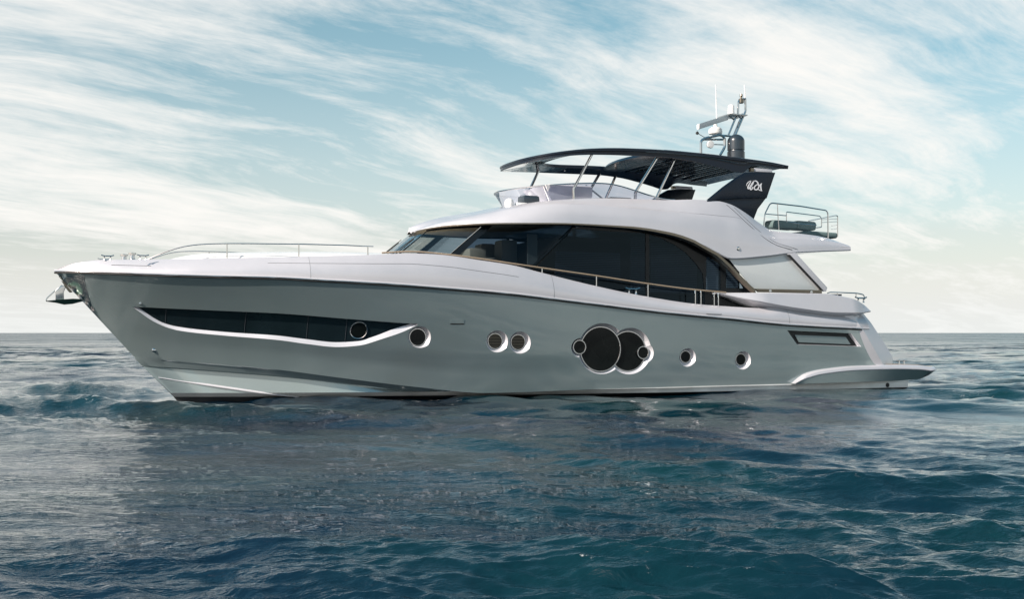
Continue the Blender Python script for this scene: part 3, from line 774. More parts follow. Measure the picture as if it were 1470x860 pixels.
# ------------------------------------------------------------------ SALOON GLAZING
TWALL = 2.42
def front(phi, z, k=0.0):
    """curved raked windscreen surface; phi from the centreline"""
    v = (z-2.9)/1.75; sf = lerp(4.45, 6.60, v)+k; L = lerp(3.9, 3.7, v); w = lerp(2.52, 2.36, v)
    return (sf+L*(1-math.cos(abs(phi))**0.85 if abs(phi) < math.pi/2-1e-4 else sf*0+1.0*L)*1.0 if False else sf+L*(1-max(math.cos(phi), 0)**0.9), w*(1 if phi > 0 else -1)*abs(math.sin(phi))**0.9, z)
def patch(name, a0, a1, z0, z1f, mat, nseg=10, parent=yacht, k=0.0, zlow=None):
    bm = bmesh.new(); secs = []
    for i in range(nseg+1):
        a = lerp(a0, a1, i/nseg)
        zt = z1f(a); zb = z0 if zlow is None else zlow(a)
        secs.append([front(a, lerp(zb, zt, j/6), k) for j in range(7)])
    loft(bm, secs); return link(name, bm, mat, parent, 40)
def eave(a):
    z = 4.5
    for _ in range(12):
        p = front(a, z); z = 0.5*z+0.5*(zEf(max(p[0], 6.35))-0.005)
    return min(z, 4.75)
A1, A2, A3 = R(17), R(52), R(89.9)
patch('windscreen', -A1+R(1), A1-R(1), 3.2, lambda a: eave(a)-0.05, 'glass_clear')
patch('windscreen', A1+R(1), A2-R(1.5), 3.2, lambda a: eave(a)-0.07, 'glass_clear'); patch('windscreen', -A2+R(1.5), -A1-R(1), 3.2, lambda a: eave(a)-0.07, 'glass_clear')
for s1 in (1, -1):
    patch('windscreen_pillar', s1*(A1-R(1)), s1*(A1+R(1)), 3.2, lambda a: eave(a)+0.02, 'black', 2)
    patch('windscreen_pillar', s1*(A2-R(1.5)), s1*(A2+R(3.5)), 3.0, lambda a: eave(a)+0.02, 'black', 3)
    patch('front_side_window', s1*(A2+R(3.5)), s1*A3, 2.9, lambda a: eave(a)-0.0, 'glass_dark', 10)
    patch('window_band', s1*(A1+R(1)), s1*(A2-R(1.5)), 0, lambda a: eave(a)+0.02, 'black', 8, zlow=lambda a: eave(a)-0.07)
    # bright edge of the windscreen frame
    bm = bmesh.new(); a = s1*(A2-R(1.5)); tube(bm, [tuple(Vector(front(a, z))+Vector((-0.01, s1*0.012, 0))) for z in np.linspace(3.7, eave(a)-0.05, 8)], 0.012, 6); link('windscreen_trim', bm, 'chrome')
    # wiper
    bm = bmesh.new(); tube(bm, [tuple(Vector(front(s1*R(15), z, -0.05))) for z in (3.65, 3.95, 4.2, 4.32)], 0.014, 6)
    tube(bm, [tuple(Vector(front(s1*(R(11)+R(4)*w), lerp(3.72, 4.4, w), -0.07))) for w in (0, .5, 1)], 0.01, 6); link('wiper', bm, 'rubber')
# straight side wall: black frame with panes
fb = front(A3, 2.9); ft = front(A3, 4.62)
arch = [(860, 323), (900, 326.8), (930, 330.5), (960, 336), (985, 343.5), (1010, 354), (1030, 365.5), (1047, 382), (1062, 398), (1075, 411), (1083, 417.5)]
def wallpt(x, y): p = P(x, y, TWALL+0.0); return (p[0], p[2])
top = [wallpt(x, y) for x, y in arch]
outer = [(fb[0], 2.9), (fb[0]-0.0, 2.2), (17.3, 2.0), (top[-1][0]+0.1, top[-1][1]-0.1)]+top[::-1]
outer += [(ft[0], ft[2])]
outer = [(a, b+(0.02 if 3 < i < len(outer)-1 else 0)) for i, (a, b) in enumerate(outer)]
pane1 = [wallpt(x, y) for x, y in [(845, 329), (927, 335), (927, 440), (800, 440)]]
pane0 = None
pane2 = [wallpt(x, y) for x, y in [(932, 336.5), (950, 342), (968, 351), (985, 363), (999, 378), (1009, 393), (1012, 420), (1012, 440), (932, 440)]]
pane3 = [wallpt(x, y) for x, y in [(1014, 366), (1034, 379), (1035, 416), (1013, 416)]]
pane4 = [wallpt(x, y) for x, y in [(1042, 383), (1056, 396), (1066, 410), (1068, 414), (1042, 414)]]
fx = fb[0]; ftx = ft[0]
pane1[0] = (ftx+0.02, pane1[0][1]); pane1[3] = (fx+0.03, 2.75); pane1[2] = (pane1[2][0], 2.75)
for s1 in (1, -1):
    t0, t1 = (TWALL-0.05, TWALL) if s1 > 0 else (-TWALL, -TWALL+0.05)
    bm = bmesh.new(); prism(bm, outer, t0, t1, 0.0, [pane1, pane2, pane3, pane4]); wall_o = link('window_frame', bm, 'black', smooth_=False)
    for pn in (pane1, pane2, pane3, pane4):
        bm = bmesh.new(); tt = s1*(TWALL-0.02)
        f = bm.faces.new([bm.verts.new(V((a, tt, b))) for a, b in pn]); link('side_window', bm, 'glass_dark', smooth_=False, weld=0)
for s1 in (1, -1):
    bm = bmesh.new(); tube(bm, [(front(A3, z)[0]+0.015, s1*(front(A3, z)[1]+0.01), z) for z in np.linspace(2.7, 4.66, 10)], 0.045, 8); link('window_mullion', bm, 'black')
# cabin inside: bulkheads, ceiling lining, blinds
bm = bmesh.new(); box(bm, (13.2, 0, 3.4), (6.0, 3.0, 2.1)); link('saloon_interior', bm, 'interior', smooth_=False)
bm = bmesh.new(); box(bm, (12.1, 0, 2.9), (14.5, 4.5, 0.05)); link('saloon_floor', bm, 'interior', smooth_=False)
bm = bmesh.new()
secs = []
for s in np.linspace(6.7, 10.0, 14):
    e = max(tE(s)-0.35, 0.05); secs.append(mirrored([(s, e, zEf(s)+0.0), (s, e*0.5, zEf(s)+0.03)]))
loft(bm, secs); link('headlining', bm, 'lining')
bm = bmesh.new(); box(bm, (7.2, 0, 3.55), (2.2, 3.4, 0.5), 0.06); box(bm, (7.9, 0.9, 3.9), (0.5, 0.9, 0.35), 0.06); box(bm, (8.9, 0.9, 3.7), (0.5, 0.6, 1.3), 0.1); box(bm, (8.9, -0.7, 3.7), (0.5, 0.6, 1.3), 0.1)
link('dashboard', bm, 'lining')
bm = bmesh.new()
for x0, x1, y0, y1 in ((757, 771, 336, 380),):
    a, b_ = P(x0, y0, 1.9), P(x1, y1, 1.9); box(bm, ((a[0]+b_[0])/2, 1.9, (a[2]+b_[2])/2), (b_[0]-a[0], 0.04, a[2]-b_[2]))
link('cabin_door', bm, 'lining', smooth_=False)
def blind(x0, x1, y0, y1, t, mat, n):
    bm = bmesh.new()
    for k in range(n):
        y = lerp(y0, y1, (k+0.5)/n); a, b_ = P(x0, y, t), P(x1, y, t); h_ = (P(x0, y0, t)[2]-P(x0, y1, t)[2])/n*0.55
        box(bm, ((a[0]+b_[0])/2, t, (a[2]+b_[2])/2), (b_[0]-a[0], 0.03, h_))
    link('window_blind', bm, mat, smooth_=False)
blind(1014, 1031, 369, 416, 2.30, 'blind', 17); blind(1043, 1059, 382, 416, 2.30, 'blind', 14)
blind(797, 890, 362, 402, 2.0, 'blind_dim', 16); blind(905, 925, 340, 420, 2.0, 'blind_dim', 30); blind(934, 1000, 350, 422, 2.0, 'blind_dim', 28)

# pale side screen sheltering the cockpit, its post and sill
plate('side_screen', [(1046, 371), (1100, 366.5), (1134, 363), (1180, 416), (1083, 417)], 2.66, 0.03, 'screen', mirror=True)
plate('screen_post', [(1130, 364), (1142, 362.5), (1188, 413), (1186, 418.5), (1180, 418.5)], 2.74, 0.10, 'silver', mirror=True, bevel=0.01)
plate('screen_seal', [(1130.5, 366), (1134, 365.3), (1183, 418), (1178.5, 417)], 2.755, 0.03, 'rubber', mirror=True)
plate('screen_sill', [(1084, 414.5), (1180, 416.5), (1180, 421.5), (1090, 419.5)], 2.76, 0.09, 'bronze', mirror=True)
for s1 in (1, -1):
    for x, y in ((1105, 418), (1164, 419.5)):
        p = P(x, y, 2.76); bm = bmesh.new(); lathe(bm, (p[0], s1*p[1], p[2]), [(0.045, 0), (0.045, s1*0.03), (0, s1*0.04)], 12, 't'); link('deck_fitting', bm, 'chrome')

# ------------------------------------------------------------------ RAILS
rp_ = [(548, 363), (592, 361), (640, 365), (687, 371), (743, 379.5), (780, 385), (856, 396), (931, 407.5), (1000, 416.3), (1042, 420)]
zRf, rr_ = trace(rp_, lambda s: tB(s)-0.07)
for s1 in (1, -1):
    bm = bmesh.new(); ss = np.linspace(rr_[0][0], rr_[-1][0], 60)
    tube(bm, [(s, s1*(tB(s)-0.07), zRf(s)) for s in ss], 0.030, 8, flat=0.75); side_rail = link('side_rail', bm, 'rail')
    for px in (557, 572, 778, 856, 930, 998, 1006, 1025, 1031):
        s, t = 8.0, 2.8
        for _ in range(20): s = P(px, 400, t)[0]; t = tB(s)-0.07
        if zRf(s)-zBf(s) < 0.03: continue
        bm = bmesh.new(); tube(bm, [(s, s1*t, zBf(s)), (s, s1*t, zRf(s))], 0.017, 8); link('stanchion', bm, 'chrome', side_rail)
# foredeck rail
tF = lambda s: min(tB(s)-0.25, 2.25)
zFf, fp = trace([(210, 373.5), (221, 368.5), (240, 361), (262, 354.5), (285, 351.2), (310, 350), (350, 349.7), (430, 350.5), (480, 351.7), (536, 354)], tF)
for s1 in (1, -1):
    bm = bmesh.new(); ss = np.linspace(fp[0][0], fp[-1][0], 50)
    tube(bm, [(s, s1*tF(s), zFf(s)) for s in ss], 0.014, 8); fr_ = link('foredeck_rail', bm, 'chrome')
    for px, w in ((217, 0), (326, 0), (429, 0), (528, 0)):
        s = 2.0; t = 2
        for _ in range(20): s = P(px, 355, t)[0]; t = tF(s)
        if s1 > 0 or True:
            bm = bmesh.new(); tube(bm, [(s, s1*t, zBf(s)-0.03), (s, s1*t, zFf(s))], 0.018, 8); link('stanchion', bm, 'chrome', fr_)
# bow fittings
def cleat(name, s, t, z, k=1.0):
    bm = bmesh.new()
    for d in (-0.09, 0.09): lathe(bm, (s+d*k, t, z), [(0.035*k, 0), (0.022*k, 0.03*k), (0.022*k, 0.10*k), (0.03*k, 0.12*k)], 10)
    tube(bm, [(s-0.19*k, t, z+0.15*k), (s-0.1*k, t, z+0.125*k), (s+0.1*k, t, z+0.125*k), (s+0.19*k, t, z+0.15*k)], 0.02*k, 8)
    link(name, bm, 'chrome')
for s1 in (1, -1):
    s = P(155, 372, 0.9)[0]; cleat('cleat', s, s1*0.75, zBf(s)+0.01, 0.8)
    s = P(205, 372, 1.3)[0]; cleat('cleat', s, s1*1.35, zBf(s)+0.0, 0.75)
    s = P(908, 424, 2.8)[0]; cleat('cleat', s, s1*(tB(s)-0.1), zBf(s)+0.01, 1.2)
s = P(190, 372, 0.3)[0]; bm = bmesh.new(); lathe(bm, (s, 0.3, zBf(s)), [(0.14, 0), (0.14, 0.05), (0.07, 0.07), (0.06, 0.16), (0.10, 0.18), (0.10, 0.22), (0.0, 0.24)], 20); link('windlass', bm, 'chrome'); bm = bmesh.new()
lathe(bm, (s-0.15, -0.35, zBf(s)), [(0.14, 0), (0.14, 0.05), (0.07, 0.07), (0.06, 0.16), (0.10, 0.18), (0.10, 0.22), (0.0, 0.24)], 20); link('windlass', bm, 'chrome')
# polished stem plate
bm = bmesh.new()
for s1 in (1, -1):
    secs = []
    for w in np.linspace(0.03, 0.62, 14):
        z = lerp(3.22, 1.75, w); s0 = STEM(z); secs.append([(s0+x, s1*(hull_t(s0+x, z)+0.006), z) for x in np.linspace(-0.012, lerp(0.62, 0.05, min(w/0.6, 1)**0.8), 6)])
    loft(bm, secs)
link('stem_plate', bm, 'chrome', sharp=60)
# hawse / anchor roller
bm = bmesh.new(); q = [P(x, y, 0)[::2] for x, y in [(86, 399), (93, 399), (119, 427), (116, 430), (112, 425)]]
prism(bm, q, -0.09, 0.09, 0.01); link('anchor_roller', bm, 'bronze')
bm = bmesh.new(); lathe(bm, (*P(193, 502, 0.0)[:1], on_hull(220, 503)[1]*0, 0), [(0.001, 0), (0.001, 0.001)], 4); bm.free()
p = on_hull(221, 503); bm = bmesh.new(); lathe(bm, (p[0], p[1]-0.01, p[2]), [(0.055, 0), (0.055, 0.03), (0.03, 0.045), (0, 0.045)], 14, 't'); link('bow_eye', bm, 'chrome')
p = on_hull(201, 436); bm = bmesh.new(); lathe(bm, (p[0], p[1]-0.01, p[2]), [(0.03, 0), (0.03, 0.06), (0, 0.07)], 10, 't'); link('hull_fitting', bm, 'chrome')
# small hatch in the side with its dark lower lip
for s1 in (1, -1):
    p = on_hull(656.5, 462.5); q = on_hull(656.5, 467)
    def fitted(z0, z1, off):
        b = bmesh.new(); secs = []
        for s_ in np.linspace(p[0]-0.18, p[0]+0.18, 5):
            secs.append([(s_, s1*(hull_t(s_, z0)-0.01), z0), (s_, s1*(hull_t(s_, z0)+off), z0), (s_, s1*(hull_t(s_, z1)+off), z1), (s_, s1*(hull_t(s_, z1)-0.01), z1)])
        loft(b, secs, closed=True, caps=True); return b
    bm = fitted(p[2]-0.035, p[2]+0.065, 0.008); h_ = link('hull_hatch', bm, 'hull', sharp=40)
    bm = fitted(p[2]-0.065, p[2]-0.037, 0.004); link('hatch_slot', bm, 'rubber', h_)
# gate panel seam in the bulwark, fold out door
for s1 in (1, -1):
    for x0, x1 in ((1007, 1033),):
        a, b_ = P(x0, 448, 2.9), P(x1, 448, 2.9)
        bm = bmesh.new(); sm = (a[0]+b_[0])/2; zt = zBf(sm); zk = zKf(sm)
        pts = [(a[0], zt+0.0), (a[0]+0.03, lerp(zt, zk, 0.72)), (b_[0]-0.03, lerp(zt, zk, 0.74)), (b_[0], zBf(b_[0])+0.0)]
        line = []
        for (s_, z_) in pts:
            w = min(max((z_-zKf(s_)-0.055)/(zBf(s_)-zKf(s_)-0.055), 0), 1); t_ = lerp(tK(s_)-0.012, tB(s_), w**1.25)+0.05*math.sin(math.pi*w)+0.003
            line.append((s_, s1*t_, z_))
        tube(bm, bend(line, 0.06), 0.007, 5); link('gate_seam', bm, 'rubber', bulwark)
# aft coaming rail
for s1 in (1, -1):
    bm = bmesh.new(); t_ = 2.72*s1
    T = 2.72; pts = [P(1188, 421, T), P(1192, 419.5, T), P(1230, 421, T), P(1240, 423, T), P(1241.5, 430, T)]
    tube(bm, bend([(a, s1*b_, c) for a, b_, c in pts], 0.08), 0.018, 8)
    for x in (1202, 1229): a = P(x, 420.5, T); b_ = P(x, 427, T); tube(bm, [(a[0], t_, a[2]), (b_[0], t_, b_[2])], 0.014, 8)
    link('aft_rail', bm, 'chrome')
    s_ = P(1234, 430, T)[0]; cleat('cleat', s_, s1*2.78, zwt(s_)+0.0, 1.1)

# ------------------------------------------------------------------ FLYBRIDGE
DT = 1.85
def deflect(x, up_):
    """wind deflector plan: x 0 = centre front, 1 = end of the rounded nose, then straight aft"""
    if x <= 1:
        a = x*math.pi/2; s, t = 9.35+2.3*(1-math.cos(a)), DT*math.sin(a)**0.85
    else: s, t = 11.65+(x-1)*2.9, DT+(x-1)*0.1
    zb = zUf(s)+0.02+(0.1*smooth(11, 7, s)*(1-t/ DT)); h_ = 0.42*smooth(1.75, 0.9, x)
    if up_: return (s-0.30*(1-min(x, 1))**0.8-0.03, t+0.06*min(x, 1), zb+h_)
    return (s, t, zb)
for s1 in (1, -1):
    xs = np.linspace(0, 0.50, 14); bm = bmesh.new()
    loft(bm, [[(p[0], s1*p[1], p[2]) for p in (deflect(x, 0), deflect(x, 1))] for x in xs]); link('wind_deflector', bm, 'glass_lilac', sharp=60)
    bm = bmesh.new(); loft(bm, [[(p[0], s1*p[1], p[2]) for p in (deflect(x, 0), deflect(x, 1))] for x in np.linspace(0.50, 1.72, 24)]); link('wind_deflector', bm, 'glass_lilac', sharp=60)
    bm = bmesh.new(); tube(bm, [(p[0], s1*p[1], p[2]) for p in [deflect(x, 1) for x in np.linspace(0, 1.72, 50)]], 0.020, 8); link('deflector_rim', bm, 'chrome')
    bm = bmesh.new(); tube(bm, [(p[0], s1*p[1], p[2]-0.005) for p in [deflect(x, 0) for x in np.linspace(0, 1.72, 50)]], 0.018, 6); link('deflector_base', bm, 'rubber')
    bm = bmesh.new(); a, b_ = deflect(0.50, 0), deflect(0.50, 1); tube(bm, [(p[0], s1*p[1], p[2]) for p in (a, b_)], 0.014, 6); link('deflector_post', bm, 'chrome')
# helm console behind the deflector
bm = bmesh.new(); zc = zUf(10.8); secs = []
for z, s0, s1_, hw in ((zc-0.05, 10.15, 11.3, 0.62), (zc+0.15, 10.0, 11.35, 0.70), (zc+0.40, 9.85, 11.3, 0.82), (zc+0.43, 9.95, 11.25, 0.80)):
    secs.append([(s0, 0.7-hw, z), (s0, 0.7+hw, z), (s1_, 0.7+hw, z), (s1_, 0.7-hw, z)])
loft(bm, secs, closed=True, caps=True); link('helm_console', bm, 'white', sharp=30)
bm = bmesh.new(); box(bm, (9.55, 1.0, zUf(9.5)+0.12), (0.5, 0.5, 0.25), 0.08); box(bm, (12.3, 0.9, zUf(12.3)+0.06), (0.7, 0.9, 0.14), 0.04); link('flybridge_seat', bm, 'dome', sharp=50)
# searchlight
p = P(731, 291, 1.2); bm = bmesh.new(); lathe(bm, (p[0], 1.2, p[2]), [(0.09, -0.16), (0.12, -0.12), (0.13, 0.0), (0.11, 0.08), (0.05, 0.12), (0, 0.125)], 20); link('searchlight', bm, 'white')
p = P(748, 292, 1.2); bm = bmesh.new(); box(bm, (p[0], 1.2, p[2]-0.03), (0.35, 0.2, 0.10), 0.04); link('horn', bm, 'white', sharp=50)

# --- hardtop
HT = 2.10
zTf, tp_ = trace([(735, 229.5), (757, 223.5), (780, 219.2), (815, 214.5), (850, 212), (900, 212), (950, 214.3), (1000, 218.8), (1060, 227), (1100, 233), (1125, 238)], HT)
zLf, lp_ = trace([(735, 236), (757, 229.5), (780, 225), (815, 221.5), (850, 221), (900, 222.8), (950, 225.3), (985, 230), (1015, 237), (1040, 244), (1055, 248.3), (1062, 248), (1075, 238.5), (1082, 238), (1100, 240.5), (1125, 243.5)], HT)
HS0 = 9.36; HE = P(1125, 240, HT)[0]
def hedge(x):       # plan outline, x 0 centre front .. 1 full width .. 2 aft end
    if x <= 1:
        a = x*math.pi/2; return (HS0+2.5*(1-math.cos(a)), (HT+0.02)*math.sin(a)**0.62)
    return (lerp(HS0+2.5, HE, x-1), HT+0.02+0.22*smooth(1.3, 1.9, x))
def hinner(x):      # edge of the opening
    if x <= 1:
        a = x*math.pi/2; return (HS0+1.35+1.4*(1-math.cos(a)), (HT-0.42)*math.sin(a)**0.7)
    return (lerp(HS0+2.75, HE-0.3, x-1), HT-0.42)
nose = lambda s: 0.0
def ztop(s, t): return zTf(s)-nose(s)*1.6+0.05*(1-(t/HT)**2)
def zbot(s, t):
    return zLf(s)-nose(s)*1.6+0.0 
bm = bmesh.new(); secs = []; XS = list(np.linspace(0, 1, 26))+list(np.linspace(1, 2, 56))[1:]
XS = [-x for x in reversed(XS)]+XS[1:]
for x in XS:
    sg = 1 if x >= 0 else -1; so, to = hedge(abs(x)); si, ti = hinner(abs(x))
    zt, zb = ztop(so, to), zbot(so, to); zti = ztop(si, ti); zm = zt-min(0.09, (zt-zb)*0.45)
    zbi = zti-0.10
    secs.append([(so+0.03, sg*(to-0.05), zt+0.0), (so, sg*to, zt-0.02), (so, sg*(to), zm), (so+0.01, sg*(to-0.03), zm-0.012), (so+0.01, sg*(to-0.03), zb+0.012), (so+0.03, sg*max(to-0.07, 0), zb), (si, sg*ti, zbi), (si, sg*ti, zti-0.02), (si-0.03, sg*(ti+0.03), zti)])
NX = len(XS)
loft(bm, secs, closed=True, caps=True, mat=lambda i, j: 1 if (j in (5,) and abs(XS[i]) < 0.98) else 0)
hardtop = link('hardtop', bm, ['navy', 'glass_top'], sharp=30)
for sg in (1, -1):        # polished line inlaid in the beam
    bm = bmesh.new(); pts = []
    for x in np.linspace(1.15, 1.97, 50):
        so, to = hedge(x); zt, zb = ztop(so, to), zbot(so, to); zm = zt-min(0.09, (zt-zb)*0.45); pts.append((so, sg*(to-0.004), zm-0.006-(max(zt-zb-0.30, 0))*0.55))
    tube(bm, pts, 0.010, 5); link('inlay_line', bm, 'chrome', hardtop)
# aft panel with slats on its underside, cross beam
def inner_z(s): return ztop(s, 1.0)
sO1, sO2 = 13.35, 16.6
bm = bmesh.new(); secs = []
for s in np.linspace(sO1, HE-0.05, 24):
    z = ztop(s, 1.4); secs.append(mirrored([(s, 2.05, z-0.13), (s, 1.0, z-0.10), (s, 0.1, z-0.09)])+mirrored([(s, 0.1, z+0.03), (s, 1.0, z+0.01), (s, 2.0, z-0.03)][::1]))
secs2 = []
for sct in secs:
    n = len(sct)//2; secs2.append(sct[:n]+list(reversed(sct[n:])))
secs2 = []
for s in np.linspace(sO1, HE-0.05, 24):
    z = ztop(s, 1.4); lo = [(s, t_, z-0.11+0.02*(1-abs(t_)/2)) for t_ in (2.05, 1.0, -1.0, -2.05)]; hi = [(s, t_, z+0.02-0.03*abs(t_)/2) for t_ in (-2.0, -1.0, 1.0, 2.0)]; secs2.append(lo+hi)
loft(bm, secs2, closed=True, caps=True); hp_ = link('roof_panel', bm, 'glass_top', hardtop)
bm = bmesh.new()
for s in np.arange(sO1+0.35, sO2+0.3, 0.36):
    z = ztop(s, 1.4)-0.115; secs = [[(s, t_, z), (s+0.05, t_, z), (s+0.05, t_, z-0.035), (s, t_, z-0.035)] for t_ in (-1.95, 1.95)]; loft(bm, secs, closed=True, caps=True)
link('roof_slat', bm, 'navy', hardtop, smooth_=False)
bm = bmesh.new(); secs = []
for t_ in np.linspace(-1.75, 1.75, 17):
    d = 0.40*(1-(t_/1.75)**2); s = sO1+0.05-d*0.9; z = ztop(s, 1.4)-0.02; secs.append([(s-0.14, t_, z-0.09), (s-0.05, t_, z), (s+0.5+d*0.9, t_, z), (s+0.5+d*.9, t_, z-0.13), (s+0.0, t_, z-0.13)])
loft(bm, secs, closed=True, caps=True); link('cross_beam', bm, 'navy', hardtop)
for sg in (1, -1):
    for s in (10.7, 12.0, 13.6, 14.6, 15.6):
        t_ = HT-0.25 if s < 13 else 1.2; z = (zbot(s, 2)*0.5+(ztop(s, 1.6)-0.10)*0.5 if s < 13 else ztop(s, 1.4)-0.11); bm = bmesh.new(); lathe(bm, (s, sg*t_, z-0.012), [(0.0, -0.006), (0.03, -0.004), (0.035, 0.012), (0.0, 0.013)], 12); link('downlight', bm, 'chrome', hardtop)
# struts
def strut(pts, r=0.045, flat=0.6):
    for sg in (1, -1): tube_obj('hardtop_strut', [(a, sg*b_, c) for a, b_, c in pts], r, 'chrome', hardtop, n=10, flat=flat, rnd=0.06)
TS = 1.78
strut([P(850, 221, TS+0.1), P(823, 272, TS), P(824, 288, TS)], 0.062)
strut([P(943, 226, TS+0.05), P(912, 276, TS), P(912, 289, TS)], 0.066)
strut([P(968, 229, TS+0.05), P(940, 289, TS)], 0.060)
bm = None
# small diagonal strut seen under the far side
for sg in (1, -1): tube_obj('hardtop_brace', [(11.9, sg*1.2, zUf(11.9)), (11.2, sg*1.3, zUf(11.2)+0.45)], 0.025, 'chrome', hardtop)
# --- wing shaped supports with the emblem
TW = 2.33
up_blk = [(1014, 289.5), (1040, 268), (1058, 255), (1071, 247.5), (1084, 246.5), (1113.5, 247.5), (1101, 284.5), (1060, 285), (1032, 287)]
lo_blk = [(1014, 289.5), (1032, 286), (1060, 284.3), (1100, 284.2), (1088, 300), (1081, 318), (1060, 318), (1040, 302)]
plate('roof_support', up_blk, TW, 0.16, 'navy', mirror=True, bevel=0.02); plate('roof_support', lo_blk, TW-0.03, 0.12, 'navy', mirror=True, bevel=0.015)
plate('support_block', [(1083, 241), (1108, 243), (1109, 247.3), (1083, 246)], TW-0.02, 0.12, 'silver', mirror=True, bevel=0.005)
plate('support_hinge', [(1078, 241), (1082.5, 241), (1082.5, 246), (1078, 246)], TW-0.0, 0.12, 'bronze', mirror=True, bevel=0.004)
def stroke(bm, pts, w, t, sg):
    """tapered pen stroke lying on the panel"""
    q = [Vector((P(1040+x*0.1395, 230+y*0.1395, TW)[0], 0, P(1040+x*0.1395, 230+y*0.1395, TW)[2])) for x, y in pts]
    C_ = []
    for i in range(len(q)-1):
        a, b_, c, d = q[max(i-1, 0)], q[i], q[i+1], q[min(i+2, len(q)-1)]
        for k in range(5):
            u = k/5; C_.append(0.5*((2*b_)+(-a+c)*u+(2*a-5*b_+4*c-d)*u*u+(-a+3*b_-3*c+d)*u**3))
    C_.append(q[-1]); n = len(C_); pr = []
    for i, p in enumerate(C_):
        d = (C_[min(i+1, n-1)]-C_[max(i-1, 0)]).normalized(); nn = Vector((-d.z, 0, d.x)); ww = w*(0.35+0.65*math.sin(math.pi*min(max(i/(n-1), 0.02), 0.98)))
        a, b_ = p+nn*ww, p-nn*ww
        pr.append([(a.x, sg*(t+0.004), a.z), (a.x, sg*(t+0.012), a.z), (b_.x, sg*(t+0.012), b_.z), (b_.x, sg*(t+0.004), b_.z)])
    loft(bm, pr, closed=True, caps=True)
ST = [([(224, 262), (232, 240), (250, 220), (272, 209)], 0.010), ([(272, 211), (262, 232), (246, 262), (240, 283), (246, 291), (258, 280), (278, 245), (300, 212)], 0.020),
      ([(302, 212), (292, 238), (272, 268), (264, 290), (270, 300), (284, 292), (292, 272)], 0.022), ([(292, 215), (318, 212), (338, 226), (350, 252), (362, 275)], 0.020),
      ([(344, 262), (340, 250), (330, 252), (312, 268), (304, 285), (312, 300), (330, 302), (346, 288), (352, 270), (364, 252), (384, 236)], 0.017),
      ([(383, 236), (372, 258), (374, 290), (384, 318)], 0.022), ([(345, 296), (358, 306), (378, 314)], 0.014)]
for sg in (1, -1):
    bm = bmesh.new()
    for pts, w in ST: stroke(bm, pts, w, TW, sg)
    link('emblem', bm, 'emblem', smooth_=False)
# --- mast
TM = 0.25
def M3(x, y, t=TM): return P(x, y, t)
mast = bpy.data.objects.new('radar_mast', None); COL.objects.link(mast); mast.parent = yacht
ms = M3(1030, 222); mast.location = V((ms[0], 0, ms[2]))
def mobj(name, bm, mat, sharp=40):
    bmesh.ops.translate(bm, verts=bm.verts, vec=-Vector(mast.location)); return link(name, bm, mat, mast, sharp)
def mtube(name, pts, r, mat='chrome', rnd=0.06):
    bm = bmesh.new(); tube(bm, bend(pts, rnd) if len(pts) > 2 else pts, r, 8); return mobj(name, bm, mat)
for t_ in (TM+0.15, TM-0.45):
    mtube('mast_hoop', [M3(1006, 222, t_), M3(1006, 202, t_), M3(1012, 198.5, t_), M3(1034, 193, t_), M3(1040, 197, t_), M3(1040.5, 211, t_), M3(1034, 222, t_)], 0.042, rnd=0.09)
mtube('mast_tube', [M3(1054, 198, TM+0.1), M3(1060, 183, TM+0.1), M3(1070.5, 159, TM+0.1), M3(1070, 141, TM+0.1), M3(1060, 145, TM+0.1), M3(1059.5, 164, TM+0.1)], 0.036, rnd=0.05)
mtube('mast_tube', [M3(1046, 193, TM+0.1), M3(1055.5, 170, TM+0.1), M3(1059, 165, TM+0.1)], 0.034)
mtube('mast_tube', [M3(1052, 197, TM-0.4), M3(1066, 163, TM-0.4)], 0.034)
mtube('mast_brace', [M3(1046, 166, TM+0.1), M3(1054, 172, TM+0.1)], 0.022); mtube('mast_brace', [M3(1058, 165, TM+0.1), M3(1064, 170, TM+0.1)], 0.022)
mtube('mast_brace', [M3(1036, 194, TM), M3(1055, 196, TM)], 0.03); mtube('mast_brace', [M3(1010, 200, TM-.15), M3(1038, 200, TM-.15)], 0.03); mtube('mast_brace', [M3(1022, 207, TM), M3(1038, 207.5, TM)], 0.015)
bm = bmesh.new(); a, b_ = M3(1042, 164.8), M3(1067, 164.5); box(bm, ((a[0]+b_[0])/2, TM-0.1, a[2]), (b_[0]-a[0], 0.7, 0.035), 0.01); mobj('mast_shelf', bm, 'chrome')
a = M3(1049.5, 164); bm = bmesh.new(); lathe(bm, a, [(0.10, 0.0), (0.11, 0.04), (0.10, 0.08), (0.095, 0.26), (0.06, 0.30), (0, 0.31)], 18); mobj('thermal_camera', bm, 'white')
a = M3(1048, 190.5); a = M3(1027, 192); bm = bmesh.new(); lathe(bm, a, [(0.20, 0.0), (0.215, 0.04), (0.205, 0.14), (0.14, 0.20), (0.06, 0.22), (0.055, 0.30), (0, 0.30)], 24); mobj('radar_base', bm, 'white')
bm = bmesh.new(); p_, q_ = M3(1002, 181.5, TM+0.7), M3(1044, 168, TM+0.1)
c_ = [(p_[i]+q_[i])/2 for i in range(3)]
d = Vector(V(q_))-Vector(V(p_)); n_ = 12
secs = []
for k, w in enumerate((0, 0.02, 0.98, 1.0)):
    c = Vector(p_).lerp(Vector(q_), w); r_ = 0.07 if k in (0, 3) else 0.082
    secs.append([(c.x, c.y-r_*0.8, c.z-r_*1.1), (c.x, c.y+r_*0.8, c.z-r_*1.1), (c.x, c.y+r_, c.z-r_*0.6), (c.x, c.y+r_, c.z+r_*0.9), (c.x, c.y-r_, c.z+r_*0.9), (c.x, c.y-r_, c.z-r_*0.6)])
loft(bm, secs, closed=True, caps=True); mobj('radar_scanner', bm, 'white')
